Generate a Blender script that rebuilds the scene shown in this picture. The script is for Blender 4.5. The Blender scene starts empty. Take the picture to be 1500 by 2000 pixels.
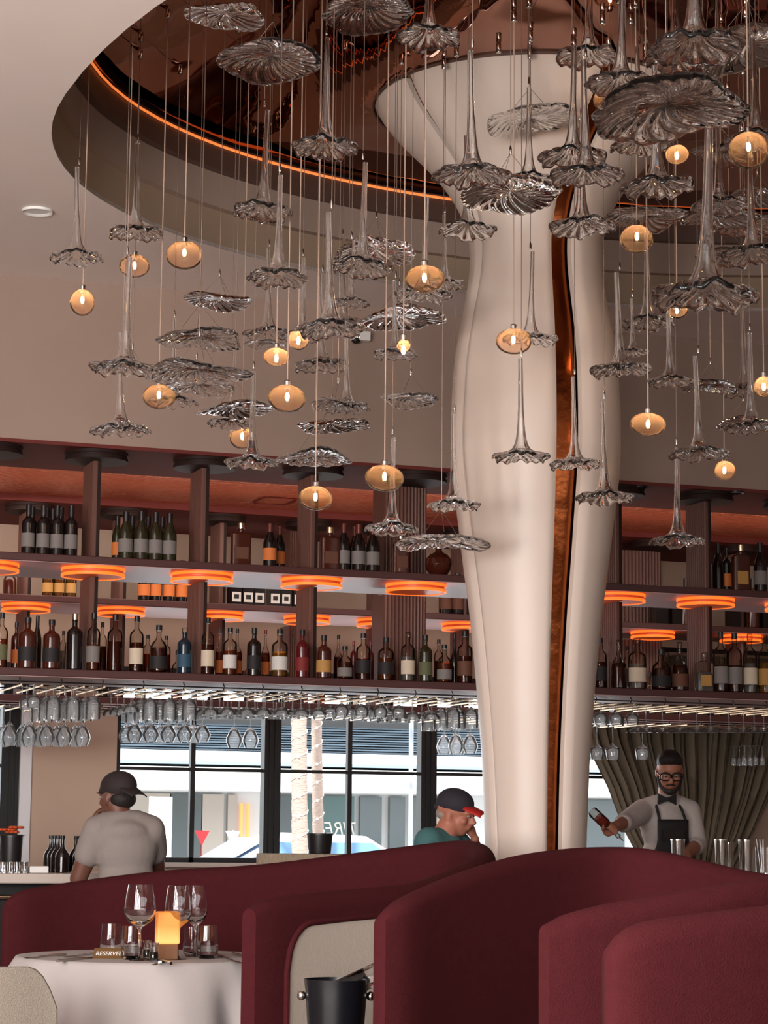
import bpy, math, random
from mathutils import Vector, Matrix
random.seed(7)
S = bpy.context.scene
COL = S.collection
PI = math.pi
sin, cos, R = math.sin, math.cos, math.radians

# ---------------------------------------------------------------- camera
F, YAW, PIT, ROLL, EYE = 4400.0, R(20), R(8.15), R(0.55), 1.25
cam = bpy.data.cameras.new('camera'); camo = bpy.data.objects.new('camera', cam); COL.objects.link(camo)
cam.sensor_fit = 'VERTICAL'; cam.sensor_height = 24.0; cam.lens = 24.0 * F / 2000.0
cam.clip_end = 300
camo.matrix_world = (Matrix.Translation((0, 0, EYE)) @ Matrix.Rotation(-YAW, 4, 'Z')
                     @ Matrix.Rotation(PI / 2 + PIT, 4, 'X') @ Matrix.Rotation(ROLL, 4, 'Z'))
S.camera = camo

# ---------------------------------------------------------------- exposure, world, lights
S.view_settings.view_transform = 'Standard'; S.view_settings.look = 'None'
S.view_settings.exposure = 0.2; S.view_settings.gamma = 1.0
S.cycles.caustics_refractive = False; S.cycles.caustics_reflective = False
S.cycles.sample_clamp_indirect = 4.0
S.cycles.max_bounces = 12; S.cycles.transparent_max_bounces = 24
W = bpy.data.worlds.new('daylight'); S.world = W; W.use_nodes = True
W.node_tree.nodes['Background'].inputs[0].default_value = (0.93, 0.96, 1.0, 1)
W.node_tree.nodes['Background'].inputs[1].default_value = 3.0

def area(name, loc, target, sx, sy, power, col):
    l = bpy.data.lights.new(name, 'AREA'); l.shape = 'RECTANGLE'; l.size = sx; l.size_y = sy
    l.energy = power; l.color = col
    o = bpy.data.objects.new(name, l); COL.objects.link(o); o.location = loc
    o.rotation_euler = (Vector(target) - Vector(loc)).to_track_quat('-Z', 'Y').to_euler()
    return o
for k_, (x_, y_) in enumerate(((-3.3, 4.0), (-3.1, 2.0), (-2.6, 0.0), (-1.6, -1.8))):
    area('daylight_side_window', (x_, y_, 1.9), (3.6, 9.5, 3.9), 0.9, 2.7, 222, (1.0, 0.95, 0.925))
area('daylight_rear_windows', (5.4, 15.5, 1.75), (4.6, 10, 1.5), 4.0, 1.2, 40, (0.92, 0.96, 1.0))
area('island_fill', (5.0, 13.6, 3.3), (5.2, 14.4, 1.0), 7.0, 0.5, 50, (1.0, 0.84, 0.74))  # broad fill over the island, without a fitting of its own
area('copper_ceiling_fill', (5.0, 13.7, 2.95), (5.0, 13.75, 4.0), 7.5, 0.3, 17, (1.0, 0.55, 0.38))  # fill added below the copper ceiling to brighten it
sun = bpy.data.lights.new('sun', 'SUN'); sun.energy = 8.0; sun.angle = R(1); sun.color = (1.0, 0.95, 0.88)
so = bpy.data.objects.new('sun', sun); COL.objects.link(so); so.rotation_euler = (R(38), 0, R(-25))

# ---------------------------------------------------------------- pixel of the photo -> point of the place
def ray(px, py):
    a, b = px - 750.0, 1000.0 - py
    c, s = cos(ROLL), sin(ROLL)
    x, y = a * c - b * s, a * s + b * c
    fy = F * cos(PIT) - y * sin(PIT); z = F * sin(PIT) + y * cos(PIT)
    return ((x * cos(YAW) + fy * sin(YAW)) / F, (-x * sin(YAW) + fy * cos(YAW)) / F, z / F)
def atY(px, py, Y):
    r = ray(px, py); t = Y / r[1]; return Vector((r[0] * t, Y, EYE + r[2] * t))
def atZ(px, py, z):
    r = ray(px, py); t = (z - EYE) / r[2]; return Vector((r[0] * t, r[1] * t, z))
def atD(px, py, D):
    r = ray(px, py); return Vector((r[0] * D, r[1] * D, EYE + r[2] * D))

# ---------------------------------------------------------------- materials
def lin(c):
    return tuple((v / 255 / 12.92) if v / 255 <= 0.04045 else ((v / 255 + 0.055) / 1.055) ** 2.4 for v in c)
def mat(name, rgb, rough=0.6, metal=0.0, bump=0.0, bscale=40.0, var=0.0, vscale=3.0, spec=0.5, trans=0.0, ior=1.45,
        sheen=0.0, coat=0.0, stretch=(1, 1, 1), emit=None, es=0.0):
    m = bpy.data.materials.new(name); m.use_nodes = True; nt = m.node_tree; N = nt.nodes; L = nt.links
    p = N['Principled BSDF']; c = lin(rgb)
    p.inputs['Base Color'].default_value = (*c, 1); p.inputs['Roughness'].default_value = rough
    p.inputs['Metallic'].default_value = metal; p.inputs['Specular IOR Level'].default_value = spec
    p.inputs['Transmission Weight'].default_value = trans; p.inputs['IOR'].default_value = ior
    p.inputs['Sheen Weight'].default_value = sheen; p.inputs['Coat Weight'].default_value = coat
    if emit: p.inputs['Emission Color'].default_value = (*lin(emit), 1); p.inputs['Emission Strength'].default_value = es
    if var or bump:
        tc = N.new('ShaderNodeTexCoord'); mp = N.new('ShaderNodeMapping'); mp.inputs['Scale'].default_value = stretch
        L.new(tc.outputs['Object'], mp.inputs[0])
    if var:
        n = N.new('ShaderNodeTexNoise'); n.inputs['Scale'].default_value = vscale; n.inputs['Detail'].default_value = 5
        L.new(mp.outputs[0], n.inputs['Vector'])
        mx = N.new('ShaderNodeMix'); mx.data_type = 'RGBA'
        mx.inputs[6].default_value = (*[v * (1 - var) for v in c], 1); mx.inputs[7].default_value = (*[min(1, v * (1 + var)) for v in c], 1)
        L.new(n.outputs[0], mx.inputs[0]); L.new(mx.outputs[2], p.inputs['Base Color'])
    if bump:
        n = N.new('ShaderNodeTexNoise'); n.inputs['Scale'].default_value = bscale; n.inputs['Detail'].default_value = 3
        L.new(mp.outputs[0], n.inputs['Vector'])
        b = N.new('ShaderNodeBump'); b.inputs['Strength'].default_value = bump; b.inputs['Distance'].default_value = 0.01
        L.new(n.outputs[0], b.inputs['Height']); L.new(b.outputs[0], p.inputs['Normal'])
    return m
def thin_glass(name, rgb=(255, 255, 255), edge=0.5, rough=0.02, glow=None, gw=0.0, veil=0.0):
    """a thin wall of glass: clear face on, mirror-like at the grazing rim"""
    m = bpy.data.materials.new(name); m.use_nodes = True; nt = m.node_tree; N = nt.nodes; L = nt.links
    N.remove(N['Principled BSDF']); out = N['Material Output']
    t = N.new('ShaderNodeBsdfTransparent'); t.inputs[0].default_value = (*lin(rgb), 1)
    g = N.new('ShaderNodeBsdfGlossy'); g.inputs['Roughness'].default_value = rough
    lw = N.new('ShaderNodeLayerWeight'); lw.inputs[0].default_value = edge
    mx = N.new('ShaderNodeMixShader'); L.new(lw.outputs['Fresnel'], mx.inputs[0])
    src = t.outputs[0]
    if veil:
        vd = N.new('ShaderNodeBsdfTranslucent'); vd.inputs[0].default_value = (.95, .95, .95, 1)
        v2 = N.new('ShaderNodeBsdfDiffuse'); v2.inputs[0].default_value = (.95, .95, .95, 1); ad = N.new('ShaderNodeMixShader'); ad.inputs[0].default_value = .5
        L.new(vd.outputs[0], ad.inputs[1]); L.new(v2.outputs[0], ad.inputs[2]); vm = N.new('ShaderNodeMixShader'); vm.inputs[0].default_value = veil
        L.new(t.outputs[0], vm.inputs[1]); L.new(ad.outputs[0], vm.inputs[2]); src = vm.outputs[0]
    if glow:
        tr = N.new('ShaderNodeBsdfTranslucent'); tr.inputs[0].default_value = (*lin(glow), 1)
        tc = N.new('ShaderNodeTexCoord'); sp = N.new('ShaderNodeSeparateXYZ'); L.new(tc.outputs['Generated'], sp.inputs[0])
        mr = N.new('ShaderNodeMapRange'); mr.inputs[1].default_value = 0.25; mr.inputs[2].default_value = 0.95
        mr.inputs[3].default_value = 0.04; mr.inputs[4].default_value = gw; L.new(sp.outputs[2], mr.inputs[0])
        m2 = N.new('ShaderNodeMixShader'); L.new(mr.outputs[0], m2.inputs[0]); L.new(t.outputs[0], m2.inputs[1]); L.new(tr.outputs[0], m2.inputs[2])
        src = m2.outputs[0]
    L.new(src, mx.inputs[1]); L.new(g.outputs[0], mx.inputs[2]); L.new(mx.outputs[0], out.inputs[0])
    return m
M = {}
M['ceiling'] = mat('ceiling_plaster', (234, 221, 215), 0.42, bump=0.06, bscale=3, var=0.04)
M['wall'] = mat('plaster_wall', (154, 132, 119), 0.75, var=0.14, vscale=1.2, bump=0.05, bscale=6)
M['beige'] = mat('beige_wall', (190, 162, 142), 0.8, var=0.05)
M['oliveband'] = mat('recess_plaster', (150, 128, 108), 0.7)
M['brownband'] = mat('recess_bronze', (86, 64, 54), 0.45)
M['floor'] = mat('floor_tiles', (140, 122, 110), 0.4, var=0.15)
M['soffit'] = mat('dark_red_soffit', (104, 50, 46), 0.7, spec=.1)
M['shelf'] = mat('mahogany_shelf', (74, 41, 39), 0.4, var=0.12, stretch=(1, 12, 12))
M['shelfunder'] = mat('underside_window_sheen', (196, 158, 156), 0.45)  # window reflection put into the pale colour of the undersides
M['post'] = mat('fluted_walnut', (98, 63, 53), 0.45, var=0.2, vscale=6, stretch=(6, 6, .4))
M['postdark'] = mat('dark_walnut', (40, 25, 22), 0.6, spec=.2)
M['cream'] = mat('polished_cream_plaster', (204, 187, 175), 0.38, var=0.04, vscale=1.6, bump=0.04, bscale=2.5)
M['copper'] = mat('antique_copper', (150, 78, 40), 0.22, 1.0, var=0.35, vscale=7, bump=0.25, bscale=14)
M['steel'] = mat('polished_steel', (200, 196, 192), 0.15, 1.0)
M['brass'] = mat('pale_brass', (226, 196, 160), 0.25, 1.0)
M['black'] = mat('black_metal', (26, 23, 23), 0.4)
M['wire'] = mat('steel_cable', (150, 130, 118), 0.35, 0.7)
M['velvet'] = mat('burgundy_velvet', (69, 26, 30), 0.95, bump=0.35, bscale=260, var=0.16, vscale=35, sheen=0.0, spec=.1)
M['creamfab'] = mat('cream_upholstery', (186, 175, 162), 0.7, bump=0.15, bscale=120, var=0.04)
M['linen'] = mat('white_linen', (172, 165, 163), 0.85, bump=0.1, bscale=30)
M['orange'] = mat('orange_glow', (255, 110, 30), 0.5, emit=(255, 108, 34), es=1.15)
M['orangedim'] = mat('orange_diffuser', (200, 96, 58), 0.4, emit=(255, 96, 40), es=0.12)
M['cove'] = mat('cove_strip', (255, 170, 100), 0.5, emit=(255, 130, 60), es=.7)
M['bulb'] = mat('lit_filament', (255, 230, 190), 0.5, emit=(255, 214, 160), es=130)
M['white'] = mat('white_enamel', (230, 228, 225), 0.5)
def mirror_mat():
    m = mat('copper_mirror', (160, 104, 80), 0.03, 1.0)
    nt = m.node_tree; N = nt.nodes; L = nt.links
    tc = N.new('ShaderNodeTexCoord'); n = N.new('ShaderNodeTexNoise'); n.inputs['Scale'].default_value = 2.2; n.inputs['Detail'].default_value = 1
    b = N.new('ShaderNodeBump'); b.inputs['Strength'].default_value = 0.3; b.inputs['Distance'].default_value = 0.05
    L.new(tc.outputs['Object'], n.inputs['Vector']); L.new(n.outputs[0], b.inputs['Height']); L.new(b.outputs[0], N['Principled BSDF'].inputs['Normal'])
    return m
M['mirror'] = mirror_mat()
def hammered():
    m = mat('hammered_copper_ceiling', (196, 116, 88), 0.3, 0.6, emit=(200, 90, 50), es=0.0)
    nt = m.node_tree; N = nt.nodes; L = nt.links
    tc = N.new('ShaderNodeTexCoord'); n = N.new('ShaderNodeTexVoronoi'); n.inputs['Scale'].default_value = 22
    b = N.new('ShaderNodeBump'); b.inputs['Strength'].default_value = 0.8; b.inputs['Distance'].default_value = 0.02
    L.new(tc.outputs['Object'], n.inputs['Vector']); L.new(n.outputs[0], b.inputs['Height']); L.new(b.outputs[0], N['Principled BSDF'].inputs['Normal'])
    return m
M['hammered'] = hammered()

# ---------------------------------------------------------------- mesh helpers
class MB:
    def __init__(s): s.v = []; s.f = []
    def add(s, v, f):
        k = len(s.v); s.v += [tuple(p) for p in v]; s.f += [tuple(i + k for i in q) for q in f]; return s
    def box(s, x0, x1, y0, y1, z0, z1):
        return s.add([(x0, y0, z0), (x1, y0, z0), (x1, y1, z0), (x0, y1, z0), (x0, y0, z1), (x1, y0, z1), (x1, y1, z1), (x0, y1, z1)],
                     [(3, 2, 1, 0), (4, 5, 6, 7), (0, 1, 5, 4), (1, 2, 6, 5), (2, 3, 7, 6), (3, 0, 4, 7)])
    def lathe(s, prof, n=32, o=(0, 0, 0), fn=None, closed=False, sx=1, sy=1):
        """prof [(r,z)]; fn(theta,i)->(dr,dz)"""
        v = []; f = []
        for i, (r, z) in enumerate(prof):
            for k in range(n):
                t = 2 * PI * k / n; dr, dz = fn(t, i) if fn else (0, 0)
                v.append((o[0] + (r + dr) * cos(t) * sx, o[1] + (r + dr) * sin(t) * sy, o[2] + z + dz))
        m = len(prof)
        for i in range(m - 1 if not closed else m):
            j = (i + 1) % m
            for k in range(n):
                q = (k + 1) % n; f.append((i * n + k, i * n + q, j * n + q, j * n + k))
        if not closed:
            if prof[0][0] > 1e-5: f.append(tuple(range(n))[::-1])
            if prof[-1][0] > 1e-5: f.append(tuple((m - 1) * n + k for k in range(n)))
        return s.add(v, f)
    def cyl(s, a, b, r0, r1=None, n=10):
        r1 = r0 if r1 is None else r1; a, b = Vector(a), Vector(b); d = (b - a).normalized()
        u = d.orthogonal().normalized(); w = d.cross(u); v = []
        for p, r in ((a, r0), (b, r1)):
            v += [p + u * (r * cos(2 * PI * k / n)) + w * (r * sin(2 * PI * k / n)) for k in range(n)]
        f = [(k, (k + 1) % n, n + (k + 1) % n, n + k) for k in range(n)] + [tuple(range(n))[::-1], tuple(range(n, 2 * n))]
        return s.add(v, f)
    def tube(s, pts, rad, n=8):
        pts = [Vector(p) for p in pts]; v = []; f = []; u = None
        for i, p in enumerate(pts):
            d = (pts[min(i + 1, len(pts) - 1)] - pts[max(i - 1, 0)]).normalized()
            u = (u - d * u.dot(d)).normalized() if u else d.orthogonal().normalized()
            w = d.cross(u); r = rad[i] if isinstance(rad, (list, tuple)) else rad
            v += [p + u * (r * cos(2 * PI * k / n)) + w * (r * sin(2 * PI * k / n)) for k in range(n)]
        for i in range(len(pts) - 1):
            for k in range(n): f.append((i * n + k, i * n + (k + 1) % n, (i + 1) * n + (k + 1) % n, (i + 1) * n + k))
        f += [tuple(range(n))[::-1], tuple((len(pts) - 1) * n + k for k in range(n))]
        return s.add(v, f)
    def ell(s, c, r, n=20, m=12, rot=None):
        v = []; f = []; c = Vector(c)
        for i in range(m + 1):
            a = -PI / 2 + PI * i / m
            for k in range(n):
                t = 2 * PI * k / n; p = Vector((r[0] * cos(a) * cos(t), r[1] * cos(a) * sin(t), r[2] * sin(a)))
                if rot: p = rot @ p
                v.append(c + p)
        for i in range(m):
            for k in range(n): f.append((i * n + k, i * n + (k + 1) % n, (i + 1) * n + (k + 1) % n, (i + 1) * n + k))
        return s.add(v, f)
    def grid(s, fn, nu, nv):
        v = [fn(i / nu, j / nv) for i in range(nu + 1) for j in range(nv + 1)]
        f = [(i * (nv + 1) + j, (i + 1) * (nv + 1) + j, (i + 1) * (nv + 1) + j + 1, i * (nv + 1) + j + 1) for i in range(nu) for j in range(nv)]
        return s.add(v, f)
    def slab(s, poly, z0, z1):
        n = len(poly); v = [(x, y, z0) for x, y in poly] + [(x, y, z1) for x, y in poly]
        return s.add(v, [tuple(range(n))[::-1], tuple(range(n, 2 * n))] + [(k, (k + 1) % n, n + (k + 1) % n, n + k) for k in range(n)])
    def mesh(s, name, smooth=False, angle=35):
        me = bpy.data.meshes.new(name); me.from_pydata(s.v, [], s.f); me.update()
        import bmesh
        b = bmesh.new(); b.from_mesh(me); bmesh.ops.remove_doubles(b, verts=b.verts, dist=1e-6)
        bmesh.ops.recalc_face_normals(b, faces=b.faces)
        if smooth:
            a = R(angle)
            for q in b.faces: q.smooth = True
            for e in b.edges:
                if len(e.link_faces) == 2 and e.calc_face_angle(0) > a: e.smooth = False
        b.to_mesh(me); b.free(); return me
def put(name, me, material, parent=None, loc=None, kind=None, smooth=False, angle=35):
    if isinstance(me, MB): me = me.mesh(name, smooth, angle)
    if material is not None and not me.materials:
        for m in (material if isinstance(material, (list, tuple)) else [material]): me.materials.append(m)
    o = bpy.data.objects.new(name, me); COL.objects.link(o)
    if parent: o.parent = parent
    if loc is not None: o.location = loc
    if kind: o['kind'] = kind
    return o
def tag(o, label, cat, group=None):
    o['label'] = label; o['category'] = cat
    if group: o['group'] = group
    return o
def thing(name, label, cat, loc=(0, 0, 0), group=None, rz=0.0):
    o = bpy.data.objects.new(name, None); COL.objects.link(o); o.location = loc; o.rotation_euler = (0, 0, rz)
    o.empty_display_size = 0.05
    return tag(o, label, cat, group)
def struct(name, mb, m, **k): return put(name, mb, m, kind='structure', **k)
def bevel(o, w=0.005, seg=2):
    b = o.modifiers.new('bevel', 'BEVEL'); b.width = w; b.segments = seg; b.limit_method = 'ANGLE'; return o
ORD = ['first', 'second', 'third', 'fourth', 'fifth', 'sixth', 'seventh', 'eighth', 'ninth', 'tenth', 'eleventh', 'twelfth',
       'thirteenth', 'fourteenth', 'fifteenth', 'sixteenth', 'seventeenth', 'eighteenth', 'nineteenth', 'twentieth']

# ================================================================= SETTING
struct('floor', MB().box(-9, 17, -4, 16.2, -0.1, 0), M['floor'])
CZ, MZ = 4.29, 4.83                     # main ceiling, mirror in the oval recess
EC, EA, EB = (4.95, 8.95), 3.12, 2.62
EBN = 3.95                              # the oval is longer towards the dining room
def eb(y): return EB if y > EC[1] else EBN
def oval(inset, n=96, e=2.12):
    out = []
    for k in range(n):
        t = 2 * PI * k / n; c, s = cos(t), sin(t)
        out.append((EC[0] + (EA - inset) * math.copysign(abs(c) ** (2 / e), c), EC[1] + ((EB if s > 0 else EBN) - inset) * math.copysign(abs(s) ** (2 / e), s)))
    return out
def ceiling_with_hole():
    mb = MB(); inn = oval(0); n = len(inn); X0, X1, Y0, Y1 = -9, 17, -4, 12.12
    out = []
    for x, y in inn:
        dx, dy = x - EC[0], y - EC[1]
        t = min(((X1 if dx > 0 else X0) - EC[0]) / dx if abs(dx) > 1e-6 else 1e9, ((Y1 if dy > 0 else Y0) - EC[1]) / dy if abs(dy) > 1e-6 else 1e9)
        out.append((EC[0] + dx * t, EC[1] + dy * t))
    v = [(x, y, CZ) for x, y in inn] + [(x, y, CZ) for x, y in out] + [(x, y, CZ + .02) for x, y in inn] + [(x, y, CZ + .02) for x, y in out]
    f = []
    for k in range(n):
        q = (k + 1) % n
        f += [(k, q, n + q, n + k), (2 * n + k, 2 * n + q, 3 * n + q, 3 * n + k), (k, q, 2 * n + q, 2 * n + k)]
    return mb.add(v, f)
struct('ceiling', ceiling_with_hole(), M['ceiling'])
mb = MB()                                # corners of the ceiling outside the fan
for x0, x1, y0, y1 in ((-9, -8.9, -4, 12.12),): mb.box(x0, x1, y0, y1, CZ + .03, CZ + .05)
def ringwall(i0, z0, i1, z1, n=96):
    a, b = oval(i0, n), oval(i1, n); v = [(x, y, z0) for x, y in a] + [(x, y, z1) for x, y in b]
    return MB().add(v, [(k, (k + 1) % n, n + (k + 1) % n, n + k) for k in range(n)])
Z1, Z2 = CZ + .2, CZ + .38
r1 = struct('trim_1', ringwall(0, CZ, 0.0, Z1), M['oliveband'], smooth=True)
struct('trim_2', ringwall(0.0, Z1, .05, Z1).add(*(lambda m: (m.v, m.f))(ringwall(.05, Z1, .05, Z2))), M['wall'], smooth=True, angle=50)
struct('trim_3', ringwall(0.05, Z2, .1, Z2).add(*(lambda m: (m.v, m.f))(ringwall(.1, Z2, .1, MZ + .01))), M['brownband'], smooth=True, angle=50)
HDOME = 1.6
def dome(x, y):
    """the polished copper ceiling has a dome added at the left, shaped to catch reflections of the bar"""
    rho = (abs((x - EC[0]) / (EA - .1)) ** 2.12 + abs((y - EC[1]) / (eb(y) - .1)) ** 2.12) ** (1 / 2.12)
    w = max(0, min(1, (3.62 - x) / .42)); w = w * w * (3 - 2 * w); q = max(0, 1 - rho)
    return HDOME * (q if q < .35 else .35 + (q - .35) * math.exp(-(q - .35) * 5)) * w + (.008 * sin(3.1 * x + 1.3 * sin(2.3 * y)) + .006 * sin(4.7 * y + x)) * max(0, 1 - rho ** 6) * w
def dome_mesh():
    n, m = 128, 60; o = oval(.1, n); v = [(EC[0], EC[1], MZ)]; f = []
    for j in range(1, m + 1):
        for x, y in o:
            X, Y = EC[0] + (x - EC[0]) * j / m, EC[1] + (y - EC[1]) * j / m; v.append((X, Y, MZ + dome(X, Y)))
    for k in range(n):
        f.append((0, 1 + k, 1 + (k + 1) % n))
        for j in range(m - 1): a = 1 + j * n; f.append((a + k, a + n + k, a + n + (k + 1) % n, a + (k + 1) % n))
    return MB().add(v, f)
struct('ceiling_recess', dome_mesh(), M['mirror'], smooth=True)
struct('ceiling_upper', MB().box(-9, 17, -4, 12.2, 5.8, 5.85), M['black'])
def strip(inset, z, r):
    p = [(x, y, z) for x, y in oval(inset, 96)]
    mb = MB(); n = 96; v = []
    for k in range(n):
        x, y, zz = p[k]; dx, dy = EC[0] - x, EC[1] - y; L_ = math.hypot(dx, dy); dx /= L_; dy /= L_
        v += [(x + dx * r, y + dy * r, zz), (x, y, zz + r), (x - dx * r, y - dy * r, zz), (x, y, zz - r)]
    f = [(4 * k + a, 4 * k + (a + 1) % 4, 4 * ((k + 1) % n) + (a + 1) % 4, 4 * ((k + 1) % n) + a) for k in range(n) for a in range(4)]
    return mb.add(v, f)
struct('trim_4', strip(.112, MZ - .035, .008), M['cove'])
struct('trim_5', ringwall(.125, MZ - .022, .17, MZ - .022), mat('matt_shadow_gap', (30, 24, 22), 1.0, spec=0.0))
# walls
struct('wall_left', MB().box(-9.1, -9, -4, 16.2, 0, CZ), M['wall'])
struct('wall_right', MB().box(17, 17.1, -4, 16.2, 0, CZ), M['wall'])
mb = MB(); mb.box(-9, 17, -4.1, -4, 0, .7); mb.box(-9, 17, -4.1, -4, 3.3, CZ)
FW = [(-8.7, -6.3), (-5.9, -3.5), (-3.1, -.7)]  # unseen front openings, added so the glass picks up highlights
prev = -9
for a, b in FW: mb.box(prev, a, -4.1, -4, .7, 3.3); prev = b
mb.box(prev, 17, -4.1, -4, .7, 1.9)
HW = [(.2, 2.8), (3.4, 6.0), (6.6, 9.2), (9.8, 12.4)]          # unseen high openings added at the right of the front wall for glass sparkle
for a, b in HW: mb.box(prev, a, -4.1, -4, 1.9, 3.3); prev = b
mb.box(prev, 17, -4.1, -4, 1.9, 3.3); struct('wall_front', mb, M['beige'])
for k, (a, b) in enumerate(FW):
    m_ = MB(); m_.box(a, b, -4.08, -4.02, 1.98, 2.02); m_.box((a + b) / 2 - .02, (a + b) / 2 + .02, -4.08, -4.02, .7, 3.3)
    struct('window_%d' % (k + 3), m_, M['black'])  # glazing bars of the added front openings
struct('wall_bulkhead', MB().box(-9, 17, 12.1, 12.95, 3.375, CZ), M['wall'])
struct('trim_6', MB().box(-9, 17, 12.095, 12.95, 3.355, 3.375), M['soffit'])
struct('ceiling_bar', MB().box(-9, 17, 12.95, 14.5, 3.43, 3.46), M['hammered'])
struct('trim_7', MB().box(-9, 17, 14.5, 15.7, 3.39, 3.46), M['soffit'])
WT, WB = 2.42, 1.04                      # window head and sill
YW = 15.7
win = [(1.6, 3.0), (3.72, 7.9)]
mb = MB(); mb.box(-9, 17, YW, YW + .25, WT, 3.46); mb.box(-9, 17, YW, YW + .25, 0, WB)
for a, b in ((-9, .2), (2.99 + .12, 3.72), (7.9, 17)): mb.box(a, b, YW, YW + .25, WB, WT)
struct('wall_back', mb, M['beige'])
M['pane'] = thin_glass('window_glass', (250, 252, 252), 0.08)
def window(name, x0, x1, posts, thins, rail=1.70, y=YW + .02):
    f = MB(); f.box(x0, x1, y, y + .1, WT - .05, WT); f.box(x0, x1, y, y + .1, WB, WB + .035)
    for a in (x0, x1 - .03): f.box(a, a + .03, y, y + .1, WB, WT)
    o = struct(name, f, M['black'])
    for p in posts:
        m = MB()
        m.box(p - .062, p + .062, y - .02, y + .08, WB, WT); m.box(p - .03, p - .012, y - .035, y - .02, WB, WT); m.box(p + .012, p + .03, y - .035, y - .02, WB, WT)
        put('mullion', m, M['black'], o)
    for p in thins: put('glazing_bar', MB().box(p - .017, p + .017, y, y + .05, WB, WT), M['black'], o)
    put('transom', MB().box(x0, x1, y + .01, y + .04, rail - .012, rail + .012), M['black'], o)
    put('pane', MB().box(x0 + .03, x1 - .03, y + .055, y + .06, WB + .035, WT - .05), M['pane'], o)
    return o
window('window_1', .2, 3.02, [1.3, 2.965], [2.1])
window('window_2', 3.72, 7.9, [4.875, 6.09], [4.285, 5.475, 6.75, 7.32])
struct('trim_8', MB().box(3.03, 3.11, YW - .03, YW + .2, WB, WT), mat('white_reveal', (225, 222, 222), .6))
struct('trim_9', MB().box(3.6, 8.0, YW - .14, YW, WB - .03, WB), M['cream'])
# ================================================================= COLUMN (layered plaster petals round a copper core)
CC = (4.37, 9.88); DC = 10.8
prof_px = [(205, 322), (233, 316), (277, 272), (310, 233), (357, 190), (400, 160), (430, 146), (480, 134), (530, 133), (590, 143), (640, 155), (720, 166),
           (800, 170), (860, 171), (930, 168), (1010, 157), (1100, 146), (1200, 132), (1330, 119), (1480, 107), (1650, 100)]
def zrow(py):
    r = ray(1040, py); return EYE + r[2] / math.hypot(r[0], r[1]) * DC
CP = [(zrow(py), r * DC / F * 1.0) for py, r in prof_px]
CP = [(MZ + .001, .80), (MZ - .03, .799)] + [p for p in CP if p[0] < MZ - .05] + [(0.5, .225), (0.0, .235)]
CP = CP[::-1]
def crad(z):
    for (a, ra), (b, rb) in zip(CP, CP[1:]):
        if a <= z <= b:
            t = (z - a) / (b - a); return ra + (rb - ra) * t
    return CP[-1][1] if z > CP[-1][0] else CP[0][1]
NZ = 90
zs = [MZ * i / NZ for i in range(NZ + 1)]
cr = [crad(z) for z in zs]
for _ in range(3): cr = [cr[0]] + [(cr[i - 1] + 2 * cr[i] + cr[i + 1]) / 4 for i in range(1, NZ)] + [cr[-1]]
VIEW = math.atan2(-CC[1], -CC[0])        # azimuth that faces the room's front
def petal(az0, az1, dr, th, n=26, drf=None, azf=None):
    v = []; f = []
    for i, z in enumerate(zs):
        a0, a1 = (azf(z) if azf else (az0, az1))
        for k in range(n + 1):
            u = k / n; a = VIEW + R(a0 + (a1 - a0) * u)
            e = min(u, 1 - u) * (a1 - a0) / 6.0
            soft = 0.018 * (1 - min(1, e)) ** 2
            r = cr[i] + dr - soft + (drf(z) if drf else 0)
            v.append((CC[0] + r * cos(a), CC[1] + r * sin(a), z))
        for k in range(n, -1, -1):
            u = k / n; a = VIEW + R(a0 + (a1 - a0) * u); r = cr[i] + dr - th + (drf(z) if drf else 0)
            v.append((CC[0] + r * cos(a), CC[1] + r * sin(a), z))
    m = 2 * (n + 1)
    for i in range(NZ):
        for k in range(m): f.append((i * m + k, i * m + (k + 1) % m, (i + 1) * m + (k + 1) % m, (i + 1) * m + k))
    f += [tuple(range(m))[::-1], tuple(NZ * m + k for k in range(m))]
    return MB().add(v, f)
col_o = struct('column', petal(-58, 14, .0, .05, azf=lambda z: (-58 + 10 * min(1, abs(z - 3.1) / 1.9), 15 + 9 * max(0, min(1, (z - 4.1) / .6)))), M['cream'], smooth=True, angle=50)
put('petal', petal(-178, -64, -.012, .05, azf=lambda z: (-178, -63 + 11 * min(1, abs(z - 3.1) / 1.9))), M['cream'], col_o, smooth=True, angle=50)
put('petal', petal(34, 172, .0, .05), M['cream'], col_o, smooth=True, angle=50)
put('petal', petal(176, 186, -.01, .04), M['cream'], col_o, smooth=True, angle=50)
put('copper_core', MB().lathe([(max(.1, r - .062), z) for r, z in zip(cr, zs)], 64, (CC[0], CC[1], 0)), M['copper'], col_o, smooth=True)
put('collar', MB().lathe([(.80, MZ - .012), (.806, MZ - .012), (.806, MZ), (.80, MZ)], 96, (CC[0], CC[1], 0), closed=True), M['brownband'], col_o, smooth=True)
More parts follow.
